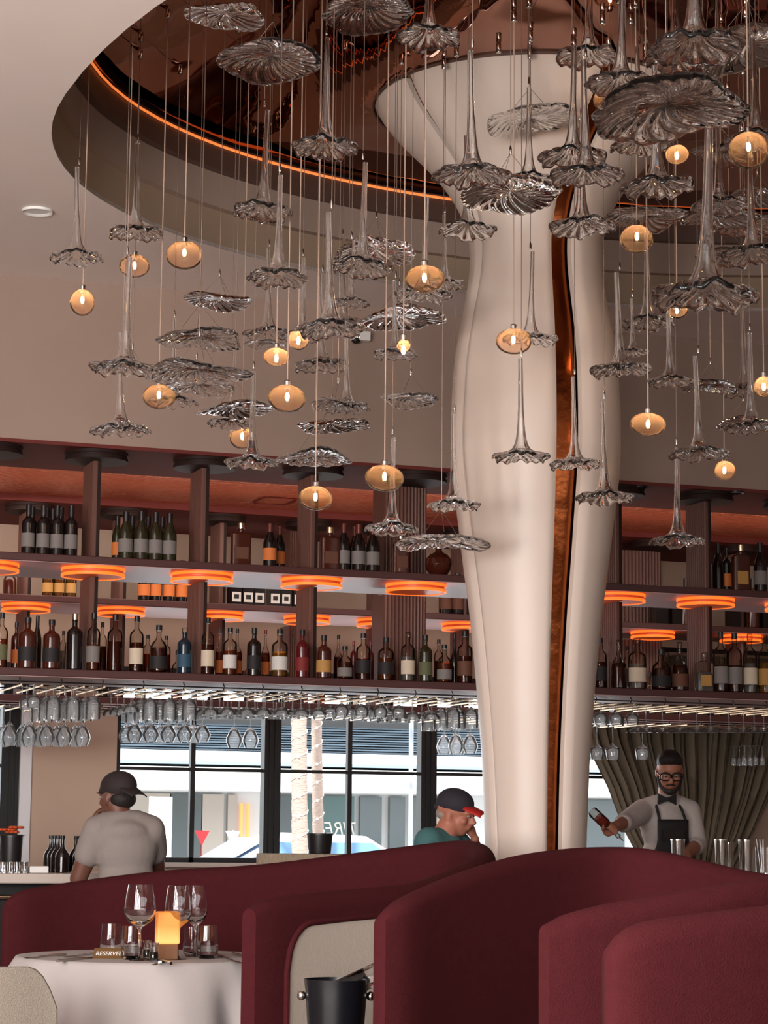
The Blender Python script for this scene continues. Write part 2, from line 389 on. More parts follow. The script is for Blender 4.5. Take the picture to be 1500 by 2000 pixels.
# ceiling downlights and sensors
def disc_light(name, p, z, r, label, cat, m):
    t = thing(name, label, cat, (p[0], p[1], z))
    put('trim_ring', MB().lathe([(r * .8, -.004), (r, -.012), (r, 0), (r * .8, 0)], 32, closed=True), m, t, smooth=True)
    put('lens', MB().lathe([(0, -.003), (r * .8, -.003), (r * .8, 0), (0, 0)], 32), M['white'], t)
    return t
p = atZ(73, 411, CZ); disc_light('ceiling_speaker', p, CZ, .075, 'round white flush ceiling fitting at far left below the curved opening', 'ceiling fitting', M['white'])
for (px, py, w) in ((214, 883, 'second'), (1246, 950, 'first right of the column'), (1437, 960, 'last right')):
    p = atZ(px, py, 3.355); disc_light('soffit_spotlight', p, 3.355, .05, 'small round recessed spotlight in the dark red soffit, %s' % {'second': 'above the left wine bottles', 'first right of the column': 'just right of the column', 'last right': 'near the right edge'}[w], 'spotlight', M['black'])

# ================================================================= SHELVING over the island bar
def post_mesh(w=.036, d=.25, h=.6):
    mb = MB(); n = 9                       # fluted cheek on the left, flat dark edge in front
    pts = []
    for k in range(n):
        y0 = -d / 2 + d * k / n; st = d / n
        for j in range(5):
            u = j / 5; pts.append((-w / 2 - .011 * sin(PI * u), y0 + st * u))
    pts.append((-w / 2, d / 2)); pts += [(w / 2, d / 2), (w / 2, -d / 2)]
    v = [(x, y, 0) for x, y in pts] + [(x, y, h) for x, y in pts]; m = len(pts)
    return mb.add(v, [tuple(range(m))[::-1], tuple(range(m, 2 * m))] + [(k, (k + 1) % m, m + (k + 1) % m, m + k) for k in range(m)])
def wide_post(w, d, h):
    mb = MB(); pts = []; n = 12
    for k in range(n):
        for j in range(5):
            u = (k + j / 5) / n; a = -1 + 2 * u
            pts.append((a * w / 2, -d / 2 - .03 * (1 - a * a) - .010 * sin(PI * j / 5)))
    pts += [(w / 2, -d / 2), (w / 2, d / 2), (-w / 2, d / 2)]
    v = [(x, y, 0) for x, y in pts] + [(x, y, h) for x, y in pts]; m = len(pts)
    return mb.add(v, [tuple(range(m))[::-1], tuple(range(m, 2 * m))] + [(k, (k + 1) % m, m + (k + 1) % m, m + k) for k in range(m)])
def shelf_unit(label, Y0, depth, ztop, zmid, zlow, posts, wide, x0, x1, discR=.178):
    t = thing('shelving_unit', label, 'shelving', (0, 0, 0))
    Yc = Y0 + .20
    for nm, z in (('middle_shelf', zmid), ('lower_shelf', zlow)):
        b = put(nm, MB().box(x0, x1, Y0, Y0 + depth, z - .042, z), M['shelf'], t)
        put('underside_sheen', MB().box(x0, x1, Y0 + .006, Y0 + depth - .006, z - .045, z - .0421), M['shelfunder'], b)  # thin sheet whose colour carries the window reflection
        bevel(b, .004)
    me1 = {}
    def pm(h, wd):
        k = (round(h, 3), wd)
        if k not in me1: me1[k] = (wide_post(wd, .2, h) if wd else post_mesh(h=h)).mesh('post')
        return me1[k]
    def D(z, glow):
        a, b = (M['orangedim'], M['orange']) if glow else (M['postdark'], M['postdark'])
        return a, b
    allp = [(x, 0) for x in posts] + wide
    for x, wd in allp:
        yy = Y0 + (.47 if wd else .265)
        for z0, z1 in ((zlow, zmid - .045), (zmid, ztop)):
            top = z1 - .05
            o = put('post', pm(top - z0, wd), M['post'], t, (x, yy, z0))
            if not wd: put('edge_strip', MB().box(x + .0, x + .0195, yy - .1265, yy - .125, z0, top), M['postdark'], t)
            glow = z1 < ztop - .01
            d = put('glowing_disc' if glow else 'disc', MB().lathe([(discR - .03, 0), (discR, 0), (discR, .018), (discR - .006, .02), (discR - .006, .03), (discR, .032), (discR, .05), (0, .05)] if not glow else
                    [(0, .004), (discR - .012, .004), (discR - .006, .02), (discR - .012, .022), (discR - .012, .03), (discR - .006, .03), (discR - .01, .05), (0, .05)], 48),
                    M['orangedim'] if glow else M['postdark'], t, (x, Y0 + .185, top), smooth=True)
            if glow:
                for q, rr in ((.0, discR), (.032, discR)):
                    put('light_ring', MB().lathe([(rr - .012, q), (rr, q), (rr, q + .016), (rr - .012, q + .016)], 64, closed=True), M['orange'], d, smooth=True)
    return t
PX = [atY(x, 1110, 12.34)[0] for x in (-30, 178, 390, 603, 1050, 1195, 1369, 1540)]
shelf_unit('front mahogany bar shelving with fluted posts and orange lit discs, nearest the dining room', 12.1, .8, 3.355, 2.75, 2.125, PX,
           [(atY(800, 1110, 12.34)[0] + .02, .27)], 1.0, 8.6)
PB = [atY(x, 1180, 14.57)[0] for x in (-10, 150, 352, 510, 900, 1118, 1440)]
PB = [atY(x, 1180, 14.70)[0] for x in (50, 236, 430, 740, 905, 1100, 1445)]
shelf_unit('rear mahogany bar shelving seen through the front shelves', 14.5, .75, 3.39, 2.775, 2.125, PB,
           [(atY(600, 1110, 14.7)[0], .15), (atY(1272, 1110, 14.7)[0], .33)], 1.4, 9.6, .16)

# ================================================================= BOTTLES
def glassm(name, rgb, tint, rough=.04):
    m = thin_glass(name, rgb, .35, rough); return m
M['gclear'] = thin_glass('clear_bottle_glass', (240, 236, 230), .25)
M['gdark'] = mat('black_bottle_glass', (24, 16, 15), .12, spec=.6)
M['ggreen'] = mat('dark_green_bottle_glass', (40, 36, 20), .1, trans=.0, spec=.7)
M['gbrown'] = mat('brown_bottle_glass', (66, 26, 16), .1, spec=.7)
M['gred'] = mat('dark_red_bottle_glass', (84, 18, 20), .12, spec=.6)
M['gblue'] = mat('dark_blue_bottle_glass', (22, 38, 52), .12, spec=.6)
def liquid(name, rgb):
    m = bpy.data.materials.new(name); m.use_nodes = True; nt = m.node_tree; N = nt.nodes; L = nt.links
    N.remove(N['Principled BSDF']); out = N['Material Output']
    t = N.new('ShaderNodeBsdfTransparent'); t.inputs[0].default_value = (*lin(rgb), 1)
    d = N.new('ShaderNodeBsdfDiffuse'); d.inputs[0].default_value = (*lin(tuple(v * .6 for v in rgb)), 1)
    g = N.new('ShaderNodeBsdfGlossy'); g.inputs['Roughness'].default_value = .05
    a = N.new('ShaderNodeMixShader'); a.inputs[0].default_value = .35; L.new(t.outputs[0], a.inputs[1]); L.new(d.outputs[0], a.inputs[2])
    lw = N.new('ShaderNodeLayerWeight'); lw.inputs[0].default_value = .2
    b = N.new('ShaderNodeMixShader'); L.new(lw.outputs['Fresnel'], b.inputs[0]); L.new(a.outputs[0], b.inputs[1]); L.new(g.outputs[0], b.inputs[2])
    L.new(b.outputs[0], out.inputs[0]); return m
M['lamber'] = liquid('amber_spirit', (196, 104, 44)); M['lbrown'] = liquid('brown_spirit', (138, 60, 34)); M['lgold'] = liquid('golden_spirit', (236, 176, 84))
M['lpink'] = liquid('pink_spirit', (214, 110, 96)); M['water'] = thin_glass('still_water', (244, 246, 248), .12, .02)
M['lclear'] = liquid('clear_spirit', (226, 220, 214))
LAB = {k: mat(k + '_paper_label', c, .7, var=.18, vscale=60) for k, c in dict(cream=(206, 188, 166), white=(206, 200, 194), black=(30, 26, 26), grey=(120, 112, 108),
       orange=(206, 112, 52), blue=(48, 78, 98), red=(120, 32, 30), brown=(96, 58, 42), green=(92, 92, 62), gold=(180, 132, 70)).items()}
PROFS = {  # (radius/half-width, height fraction), shoulder, neck
 'wine':   [(0, 0), (.9, 0), (1, .015), (1, .50), (.95, .58), (.72, .68), (.46, .77), (.38, .83), (.36, .97), (.40, .975), (.40, 1), (0, 1)],
 'bordeaux': [(0, 0), (.9, 0), (1, .015), (1, .62), (.93, .67), (.6, .72), (.40, .76), (.38, .82), (.37, .97), (.42, .975), (.42, 1), (0, 1)],
 'spirit': [(0, 0), (.9, 0), (1, .02), (1, .62), (.95, .67), (.78, .71), (.46, .745), (.32, .78), (.32, .86), (.36, .87), (.36, .90), (0, .90)],
 'squat':  [(0, 0), (.88, 0), (1, .04), (1, .48), (.94, .56), (.7, .64), (.36, .70), (.28, .76), (.28, .85), (.33, .86), (.33, .89), (0, .89)],
 'long':   [(0, 0), (.9, 0), (1, .02), (1, .42), (.93, .5), (.66, .58), (.36, .66), (.26, .76), (.24, .9), (.30, .905), (.30, .92), (0, .92)],
 'decanter': [(0, 0), (.5, 0), (.62, .03), (.9, .2), (1, .38), (.93, .56), (.66, .7), (.3, .78), (.22, .86), (.28, .88), (.28, .9), (0, .9)],
 'shaker': [(0, 0), (.72, 0), (.74, .02), (.86, .5), (1, 1), (.97, 1), (.84, .5), (.7, .03), (0, .03)],
}
_cache = {}
def lathe_mesh(key, prof, n=24):
    if key not in _cache: _cache[key] = MB().lathe(prof, n).mesh(key, True, 40)
    return _cache[key]
def fit_prof(kind, lo=0, hi=1, shrink=1.0):
    P = PROFS[kind]; out = []
    def rr(z):
        for (ra, za), (rb, zb) in zip(P[1:-1], P[2:-1]):
            if za <= z <= zb: return ra + (rb - ra) * ((z - za) / max(1e-6, zb - za))
        return P[-2][0]
    zz = [lo] + [z for r, z in P if lo < z < hi] + [hi]
    out = [(0, lo + .004)] + [(rr(z) * shrink, z) for z in zz] + [(0, hi)]
    return out
def inst(name, me, m, parent, sc, loc=(0, 0, 0)):
    k = (me.name, m.name)
    if k not in _cache:
        c = me.copy(); c.materials.clear(); c.materials.append(m); _cache[k] = c
    o = bpy.data.objects.new(name, _cache[k]); COL.objects.link(o); o.parent = parent; o.scale = sc; o.location = loc; return o
def flask_mesh(a=1.0, lo=0, hi=.78, ins=0):
    key = 'flask%s%s%s' % (lo, hi, ins)
    if key in _cache: return _cache[key]
    mb = MB(); pts = []
    for k in range(32):
        t = 2 * PI * k / 32; c, s = cos(t), sin(t)
        pts.append(((1 - ins) * math.copysign(abs(c) ** .4, c), (.5 - ins) * math.copysign(abs(s) ** .4, s)))
    zs_ = [(lo, .93), (lo + .02, 1), (hi - .05, 1), (hi - .015, .9), (hi, .7)]
    v = []; f = []
    for z, q in zs_: v += [(x * q if q < 1 else x, y * q if q < 1 else y, z) for x, y in pts]
    for i in range(len(zs_) - 1):
        for k in range(32): f.append((i * 32 + k, i * 32 + (k + 1) % 32, (i + 1) * 32 + (k + 1) % 32, (i + 1) * 32 + k))
    f += [tuple(range(32))[::-1], tuple(len(v) - 32 + k for k in range(32))]
    mb.add(v, f)
    if lo == 0 and ins == 0: mb.lathe([(.28, hi - .01), (.28, .84), (.34, .85), (.34, .87), (0, .87)], 20)
    _cache[key] = mb.mesh(key, True, 40); return _cache[key]
def label_mesh(kind, z0, z1, flat=False, span=1.25):
    key = 'lab%s%s%s' % (kind, z0, z1)
    if key in _cache: return _cache[key]
    mb = MB()
    if flat: mb.box(-.66, .66, -.53, -.505, z0, z1)
    else:
        r = max(r for r, z in PROFS[kind] if z <= z1 + .03) * 1.012
        P = []
        for a in range(13):
            t = -PI / 2 - .33 + (-span + 2 * span * a / 12); P.append((r * cos(t), r * sin(t)))
        v = [(x, y, z0) for x, y in P] + [(x, y, z1) for x, y in P] + [(x * .985, y * .985, z0) for x, y in P] + [(x * .985, y * .985, z1) for x, y in P]
        n = 13; f = []
        for k in range(n - 1): f += [(k, k + 1, n + k + 1, n + k), (2 * n + k, 3 * n + k, 3 * n + k + 1, 2 * n + k + 1), (k, 2 * n + k, 2 * n + k + 1, k + 1), (n + k, n + k + 1, 3 * n + k + 1, 3 * n + k)]
        f += [(0, n, 3 * n, 2 * n), (n - 1, 3 * n - 1, 4 * n - 1, 2 * n - 1)]
        mb.add(v, f)
    _cache[key] = mb.mesh(key, True, 40); return _cache[key]
CAPM = {'black': M['black'], 'gold': M['brass'], 'foil': mat('wine_foil', (104, 52, 44), .4, .4), 'red': mat('red_cap', (120, 26, 30), .4), 'cork': mat('cork_stopper', (176, 130, 92), .8),
        'clear': M['gclear'], 'darkfoil': mat('black_foil', (30, 22, 24), .35)}
def bottle(kind, x, y, z, r, h, glass, liq, lab, cap, label, group, lz=(.12, .40), fill=.5, cat='bottle'):
    t = thing({'decanter': 'decanter'}.get(kind, 'bottle'), label, cat, (x, y, z), group)
    sc = (r, r, h); flat = kind == 'flask'
    inst('glass_body', flask_mesh() if flat else lathe_mesh(kind, PROFS[kind]), glass, t, sc)
    if liq: inst('liquid', flask_mesh(1, .015, min(fill, .74), .05) if flat else lathe_mesh('%sliq%s' % (kind, fill), fit_prof(kind, .015, fill, .94)), liq, t, sc)
    if lab: inst('label', label_mesh(kind, lz[0], lz[1], flat), LAB[lab], t, sc)
    if cap:
        q = {'wine': (.42, .80, 1.003), 'bordeaux': (.44, .80, 1.003), 'flask': (.36, .865, 1.0), 'long': (.32, .9, 1.0), 'squat': (.36, .885, 1.0), 'spirit': (.38, .895, 1.0), 'decanter': (.34, .895, 1.05)}[kind]
        inst('cap', lathe_mesh('cap' + kind, [(0, q[1]), (q[0], q[1]), (q[0] * 1.02, q[1] + .01), (q[0], q[2] - .004), (q[0] * .9, q[2]), (0, q[2])], 16), CAPM[cap], t, sc)
    return t
POSTX = sorted([(0, 'left of post one'), (190, 'past post one'), (405, 'past post two'), (615, 'past post three'), (740, 'at wide post'), (850, 'left of column'),
                (1150, 'right of column'), (1290, 'by the far post'), (1392, 'at far right')])
def section(px): return [b for a, b in POSTX if px >= a][-1]
DESC = {'gclear': 'clear', 'gdark': 'black', 'ggreen': 'dark green', 'gbrown': 'brown', 'gred': 'dark red', 'gblue': 'dark blue'}
LDESC = {'lamber': 'amber spirit', 'lbrown': 'brown spirit', 'lgold': 'golden spirit', 'lpink': 'pink spirit', 'lclear': 'clear spirit', None: None}
def stock(rows, Y, z, shelfname, group):
    """rows: kind, px, width px, top py, glass, liquid, label, cap, back"""
    from collections import defaultdict
    cnt = defaultdict(int); rows = sorted(rows, key=lambda q: q[1])
    for kind, px, w, top, gl, lq, lb, cp, back in rows:
        y = Y + (.15 if back else 0) + (.0 if kind != 'decanter' else .03)
        P = atY(px, top, y); Q = atY(px, top, y)
        k = math.hypot(P[0], y) / F * cos(math.atan2(P[0], y) - YAW) * 1.0
        r = w / 2 * k; h = P[2] - z
        s = section(px); key = (s, back); cnt[key] += 1; n = cnt[key]
        d = DESC[gl]; what = '%s bottle' % d
        if kind in ('wine', 'bordeaux'): what = '%s wine bottle' % d
        if kind == 'flask': what = 'square %s flask bottle' % d
        if kind == 'decanter': what = 'round ribbed %s decanter' % d
        if kind == 'squat': what = 'squat %s bottle' % d
        ex = (', %s label' % lb) if lb else (', ' + LDESC[lq].split()[0] + ' spirit' if lq else '')
        lab = '%s%s, %s %s%s, %s' % (what.replace(' bottle', '') if kind == 'flask' else what, ex, ORD[n - 1], 'behind ' if back else '', s, shelfname)
        bottle(kind, P[0], y, z, r, h, M[gl], M[lq] if lq else None, lb, cp, lab, group, (.14, .42) if kind not in ('long', 'squat') else (.08, .34),
               {'lclear': .5}.get(lq, .45 if w % 2 else .52))
D_, G_, B_, C_ = 'gdark', 'ggreen', 'gbrown', 'gclear'
top = [('bordeaux', x, 27, y, D_, None, 'grey', 'darkfoil', 0) for x, y in ((57, 986), (86, 987), (113, 988), (140, 988))]
top += [('bordeaux', x, 26, y, D_, None, None, 'darkfoil', 1) for x, y in ((64, 990), (92, 991), (104, 994), (120, 992))]
top += [('wine', x, 29, y, G_, None, 'grey', 'darkfoil', 0) for x, y in ((247, 1000), (277, 999), (305, 1001), (332, 1003))]
top += [('wine', 230, 21, 1008, G_, 'lgold', 'orange', 'darkfoil', 1)] + [('wine', x, 26, y, G_, None, None, 'darkfoil', 1) for x, y in ((259, 1008), (290, 1009), (318, 1010))]
top += [('flask', 471, 40, 1022, 'gbrown', None, 'brown', 'gold', 0), ('wine', 528, 27, 1023, D_, None, 'orange', 'foil', 0), ('wine', 547, 22, 1028, D_, None, 'orange', 'foil', 1),
        ('flask', 645, 40, 1030, 'gbrown', None, 'brown', 'gold', 0), ('wine', 672, 26, 1023, D_, None, 'grey', 'foil', 0), ('wine', 701, 28, 1024, D_, None, 'grey', 'foil', 0),
        ('wine', 729, 28, 1026, D_, None, 'grey', 'foil', 0), ('wine', 693, 22, 1028, D_, None, None, 'foil', 1), ('flask', 783, 34, 1042, 'gbrown', None, 'brown', 'gold', 0),
        ('decanter', 857, 54, 1066, 'gbrown', None, None, 'gold', 0), ('flask', 1446, 36, 1064, 'gbrown', None, 'gold', 'gold', 0),
        ('spirit', 1419, 20, 1070, D_, None, 'orange', 'black', 1), ('wine', 1484, 26, 1060, D_, None, 'grey', 'darkfoil', 0), ('wine', 1402, 24, 1062, D_, None, None, 'darkfoil', 1)]
stock(top, 12.17, 2.751, 'middle shelf', 'bottles on the middle shelf of the bar')
low = [('spirit', 5, 24, 1197, C_, 'lamber', 'green', 'black', 0), ('spirit', 33, 20, 1215, B_, None, 'orange', 'black', 1), ('spirit', 55, 36, 1206, B_, None, 'black', 'black', 0),
 ('wine', 74, 18, 1203, G_, None, None, 'darkfoil', 1), ('spirit', 102, 34, 1210, B_, None, 'black', 'black', 0), ('spirit', 124, 14, 1232, C_, 'lclear', None, 'black', 1),
 ('spirit', 147, 32, 1199, D_, None, None, 'gold', 0), ('spirit', 184, 27, 1197, C_, 'lamber', 'grey', 'black', 0), ('spirit', 201, 18, 1215, C_, 'lbrown', None, 'black', 1),
 ('spirit', 226, 30, 1200, C_, 'lbrown', None, 'black', 0), ('spirit', 268, 28, 1203, C_, 'lbrown', 'cream', 'black', 0), ('spirit', 289, 18, 1240, C_, 'lamber', None, 'black', 1),
 ('squat', 311, 34, 1221, C_, 'lbrown', 'black', 'black', 0), ('spirit', 325, 18, 1242, C_, 'lamber', None, 'black', 1), ('spirit', 361, 28, 1226, 'gblue', None, 'blue', 'clear', 0),
 ('spirit', 407, 26, 1206, C_, 'lbrown', 'cream', 'black', 0), ('long', 430, 18, 1228, C_, 'lamber', 'orange', 'black', 1), ('spirit', 450, 28, 1226, C_, 'lamber', 'white', 'black', 0),
 ('long', 464, 20, 1228, C_, 'lamber', 'orange', 'black', 1), ('spirit', 497, 28, 1226, D_, None, 'black', 'black', 0), ('long', 519, 18, 1230, C_, 'lamber', 'orange', 'red', 1),
 ('spirit', 547, 32, 1229, C_, 'lgold', 'white', 'black', 0), ('spirit', 591, 27, 1230, 'gred', None, 'red', 'black', 0), ('spirit', 615, 16, 1242, C_, 'lclear', None, 'black', 1),
 ('spirit', 633, 30, 1241, B_, None, 'gold', 'black', 0), ('long', 661, 18, 1240, C_, 'lbrown', None, 'black', 1), ('squat', 674, 30, 1262, C_, 'lbrown', 'grey', 'black', 0),
 ('spirit', 691, 14, 1252, 'gred', None, None, 'red', 1), ('spirit', 710, 29, 1237, C_, 'lbrown', 'black', 'black', 0), ('spirit', 724, 14, 1252, 'gred', None, None, 'red', 1),
 ('spirit', 754, 32, 1245, C_, 'lamber', 'black', 'black', 0), ('spirit', 797, 28, 1235, C_, 'lclear', 'cream', 'clear', 0), ('spirit', 831, 27, 1240, G_, None, 'green', 'black', 0),
 ('spirit', 857, 18, 1249, C_, 'lbrown', None, 'black', 1), ('squat', 868, 30, 1259, C_, 'lamber', 'grey', 'black', 0), ('long', 888, 18, 1237, D_, None, None, 'black', 1),
 ('spirit', 908, 30, 1233, C_, 'lbrown', 'brown', 'black', 0),
 ('spirit', 1173, 24, 1246, C_, 'lbrown', 'black', 'black', 0), ('long', 1208, 30, 1250, C_, 'lbrown', None, 'clear', 0), ('spirit', 1225, 18, 1262, C_, 'lclear', None, 'black', 1),
 ('spirit', 1244, 36, 1248, C_, 'lclear', 'cream', 'clear', 0), ('squat', 1291, 38, 1268, C_, 'lbrown', 'black', 'black', 0), ('squat', 1302, 22, 1275, C_, 'lamber', None, 'clear', 1),
 ('long', 1327, 32, 1254, C_, 'lbrown', 'brown', 'clear', 0), ('flask', 1375, 34, 1275, C_, 'lclear', 'gold', 'clear', 0), ('spirit', 1407, 29, 1234, C_, 'lbrown', 'grey', 'black', 0),
 ('spirit', 1434, 29, 1236, C_, 'lbrown', 'grey', 'black', 0), ('long', 1449, 18, 1245, C_, 'lclear', None, 'clear', 1), ('spirit', 1464, 28, 1238, C_, 'lclear', 'cream', 'clear', 0),
 ('spirit', 1493, 28, 1240, C_, 'lgold', 'gold', 'clear', 0)]
stock(low, 12.17, 2.126, 'lower shelf', 'spirit bottles on the lower shelf of the bar')
# rear shelf stock
def rear(px, w, top, kind, gl, lq, lb, cp, label, z=2.776):
    P = atY(px, top, 14.57); k = math.hypot(P[0], 14.57) / F * cos(math.atan2(P[0], 14.57) - YAW)
    bottle(kind, P[0], 14.57, z, w / 2 * k, P[2] - z, M[gl], M[lq] if lq else None, lb, cp, label, 'bottles on the rear shelving')
for i, px in enumerate((95, 117, 140)): rear(px, 22, 1100, 'wine', C_, 'lgold', 'gold', 'gold', 'clear bottle of golden spirit on rear shelf, %s of three behind the first disc' % ORD[i])
for i, px in enumerate((283, 305, 331, 356)): rear(px, 25, 1095, 'wine', D_, None, 'orange', 'darkfoil', 'black bottle with orange label on the rear shelf, %s of four under middle shelf' % ORD[i])
for i, px in enumerate((870, 893)): rear(px, 26, 1120, 'wine', D_, None, 'brown', 'darkfoil', 'dark bottle with brown label on the rear shelf, %s of two beside the column' % ORD[i])
for i, px in enumerate((20, 1470, 1340)): rear(px, 26, 1110 + 20 * (i > 0), 'wine', B_, None, None, 'darkfoil', 'brown bottle on the rear shelf, %s' % ('at the far left', 'at the far right', 'right of the tall fluted post')[i])
bx = MB().box(-.5, .5, -.5, .5, 0, 1).mesh('carton')
for i, (px, w, wl, n) in enumerate(((447, 22, 1, 0), (470, 22, 1, 0), (492, 22, 1, 0), (522, 22, 1, 0), (543, 20, 1, 0), (567, 20, 1, 0), (1270, 28, 0, 1), (1300, 26, 0, 1), (1330, 26, 0, 1), (1476, 26, 0, 1), (1413, 22, 0, 1))):
    P = atY(px, 1145 if i < 6 else 1172, 14.74); w_ = w * 14.74 / cos(R(20)) / F * .98
    t = thing('carton', ('black carton with square white label on the rear shelf, %s from the left of six' % ORD[i]) if i < 6 else 'plain black carton on the rear shelf right of the column, %s from the left' % ORD[i - 6], 'box',
              (P[0], 14.6, 2.776), 'black cartons on the rear shelf')
    inst('carton_body', bx, M['gdark'], t, (w_, .1, P[2] - 2.775 + (.04 if i < 6 else 0)))
    if i < 6:
        o = inst('label', bx, LAB['white'], t, (w_ * .8, .004, .065), (0, -.052, .02))
        inst('emblem', bx, LAB['black'], o, (.55, 1.2, .45), (0, -.2, .3))
# bottles standing on the rear lower shelf (seen as a strip under the front shelf)
for i in range(26):
    x = 2.6 + i * .25; g = (C_, D_, B_, G_, C_)[i % 5]
    bottle('spirit' if i % 3 else 'squat', x, 14.575, 2.126, .038, .27 + .03 * ((i * 7) % 3), M[g], M[('lamber', 'lclear', 'lbrown')[i % 3]] if g == C_ else None, None, 'black',
           '%s %s bottle on rear lower shelf, %s of its colour from left' % ({'spirit': 'tall', 'squat': 'squat'}['spirit' if i % 3 else 'squat'], DESC[g], ORD[i // 5 if g != C_ else (i // 5) * 2 + (i % 5 > 0)]), 'bottles on the rear lower shelf')

# ================================================================= HANGING GLASS RACKS
ZR, ZB = 2.035, 2.055
def rack(label, y0, y1, z, x0, x1, step, zs):
    t = thing('glass_rack', label, 'glass rack', (0, 0, 0))
    n = int((x1 - x0) / step)
    for wy in (y0 + .06, (y0 + y1) / 2, y1 - .06): put('cross_bar', MB().cyl((x0, wy, z + .022), (x1, wy, z + .022), .004, n=8), M['black'], t)
    mb = MB().cyl((0, y0, 0), (0, y1, 0), .006, n=8); me = mb.mesh('rack_rod', True); me.materials.append(M['brass'])
    hk = MB().tube([(0, y0 + .06, 0), (0, y0 + .03, .022), (0, y0 + .03, zs - z - .02), (0, y0 + .05, zs - z)], .0035, 6).mesh('rack_hook', True); hk.materials.append(M['black'])
    xs = []
    for k in range(n + 1):
        x = x0 + k * step
        put('rod', me, None, t, (x + step / 2, 0, z))
        if k % 2 == 0: put('hook', hk, None, t, (x + step / 2, 0, z))
    return t
rack('brass and black wire glass rack under the front lower shelf', 12.14, 12.84, ZR, 2.05, 7.3, .115, 2.08)
rack('brass and black wire glass rack under the rear lower shelf', 14.54, 15.2, ZB, 2.5, 8.7, .13, 2.08)
M['stem'] = thin_glass('stemware_glass', (250, 252, 253), .28, .03, veil=.15)  # white veil mixed in to stand for window light in the bowls
GP = {  # hanging upside down, foot at z=0, going down; (r, z) in metres
 'coupe': ([(0, 0), (.033, .001), (.033, .003), (.006, .006), (.0035, .02), (.0035, .075), (.008, .082), (.03, .092), (.045, .108), (.048, .128), (.0465, .128), (.043, .108), (.028, .095), (0, .086)], .13),
 'wine': ([(0, 0), (.034, .001), (.034, .003), (.006, .006), (.0035, .02), (.0035, .06), (.008, .067), (.026, .078), (.040, .10), (.043, .125), (.036, .165), (.0345, .165), (.041, .125), (.038, .102), (.024, .081), (0, .071)], .165),
 'tumbler': ([(0, 0), (.034, .001), (.034, .003), (.006, .006), (.0035, .02), (.0035, .04), (.01, .045), (.032, .055), (.042, .075), (.043, .15), (.0415, .15), (.0405, .077), (.03, .058), (0, .049)], .15),
 'balloon': ([(0, 0), (.036, .001), (.036, .003), (.006, .006), (.0035, .02), (.0035, .09), (.01, .10), (.03, .125), (.05, .165), (.055, .185), (.05, .205), (.037, .235), (.0355, .235), (.048, .205), (.053, .185), (.048, .167), (.028, .129), (0, .105)], .235),
 'rocks': ([(0, 0), (.034, .001), (.034, .003), (.006, .006), (.0035, .02), (.0035, .11), (.012, .125), (.042, .14), (.046, .15), (.036, .205), (.0345, .205), (.044, .152), (.04, .143), (0, .13)], .205),
 'martini': ([(0, 0), (.034, .001), (.034, .003), (.006, .006), (.0035, .02), (.0035, .12), (.012, .13), (.045, .148), (.072, .165), (.0705, .166), (.043, .151), (0, .135)], .166),
 'flute': ([(0, 0), (.03, .001), (.03, .003), (.006, .006), (.0035, .02), (.0035, .09), (.012, .105), (.024, .12), (.022, .19), (.0205, .19), (.0222, .12), (.01, .108), (0, .10)], .19),
}
GM = {k: MB().lathe([(r, -z) for r, z in p[0]], 20).mesh('hanging_' + k, True, 50) for k, p in GP.items()}
for m in GM.values(): m.materials.append(M['stem'])
NAMES = {'coupe': 'coupe glass', 'wine': 'wine glass', 'tumbler': 'straight-sided stemmed glass', 'balloon': 'balloon wine glass', 'rocks': 'stemmed cocktail glass', 'martini': 'wide saucer cocktail glass', 'flute': 'small flute glass'}
NUM = ('one', 'two', 'three', 'four', 'five', 'six', 'seven', 'eight', 'nine', 'ten', 'eleven', 'twelve')
def hang(kind, pxs, rows, y0, dy, zr, py_bottom, where):
    for i, px in enumerate(pxs):
        P = atY(px, py_bottom, y0); hh = zr + .007 - P[2]; h0 = GP[kind][1]; s = max(.75, min(1.6, hh / h0))
        for r in range(rows):
            o = bpy.data.objects.new('hanging_glass', GM[kind]); COL.objects.link(o)
            o.location = (P[0], y0 + r * dy, zr + .008); o.scale = (1.0, 1.0, s)
            dep = '' if rows == 1 else (('front, ', 'second, ', 'third, ', 'rearmost, ')[r] if r < rows - 1 else 'rearmost, ')
            tag(o, 'upside-down %s, %s%s%s' % (NAMES[kind], dep, '' if len(pxs) == 1 else 'row %s from left, ' % NUM[i], where), 'glass', 'upside-down %ses hanging over the bar' % NAMES[kind])
FR, BR = 'rack', 'rear rack'
hang('wine', (66,), 2, 12.26, .2, ZR, 1372, FR + ' at the far left')
hang('tumbler', (103, 142, 181), 3, 12.26, .2, ZR, 1405, FR + ' over pier')
hang('coupe', (255,), 4, 12.24, .16, ZR, 1392, FR + ' beside pier')
hang('tumbler', (292, 330, 369), 3, 12.26, .2, ZR, 1407, FR + ' over the seated man')
hang('coupe', (411, 444, 482, 514, 550, 588, 621), 4, 12.24, .16, ZR, 1398, FR + ' at first window post')
hang('wine', (667, 706, 743, 779), 3, 12.26, .2, ZR, 1396, FR + ' in mid photo')
hang('coupe', (806, 843), 4, 12.24, .16, ZR, 1406, FR + ' at second window post')
hang('tumbler', (885, 920), 3, 12.26, .2, ZR, 1423, FR + ' left of column')
hang('balloon', (18, 56, 90, 124, 160), 2, 14.66, .22, ZB, 1457, BR + ' at the far left')
hang('balloon', (262, 294, 328, 360, 395), 2, 14.66, .22, ZB, 1449, BR + ' behind seated man')
hang('balloon', (457, 489), 1, 14.66, .22, ZB, 1461, BR + ' before window post')
hang('balloon', (890, 918), 2, 14.66, .22, ZB, 1472, BR + ' left of column')
hang('wine', (1173, 1203, 1235), 3, 12.26, .2, ZR, 1413, FR + ' right of column')
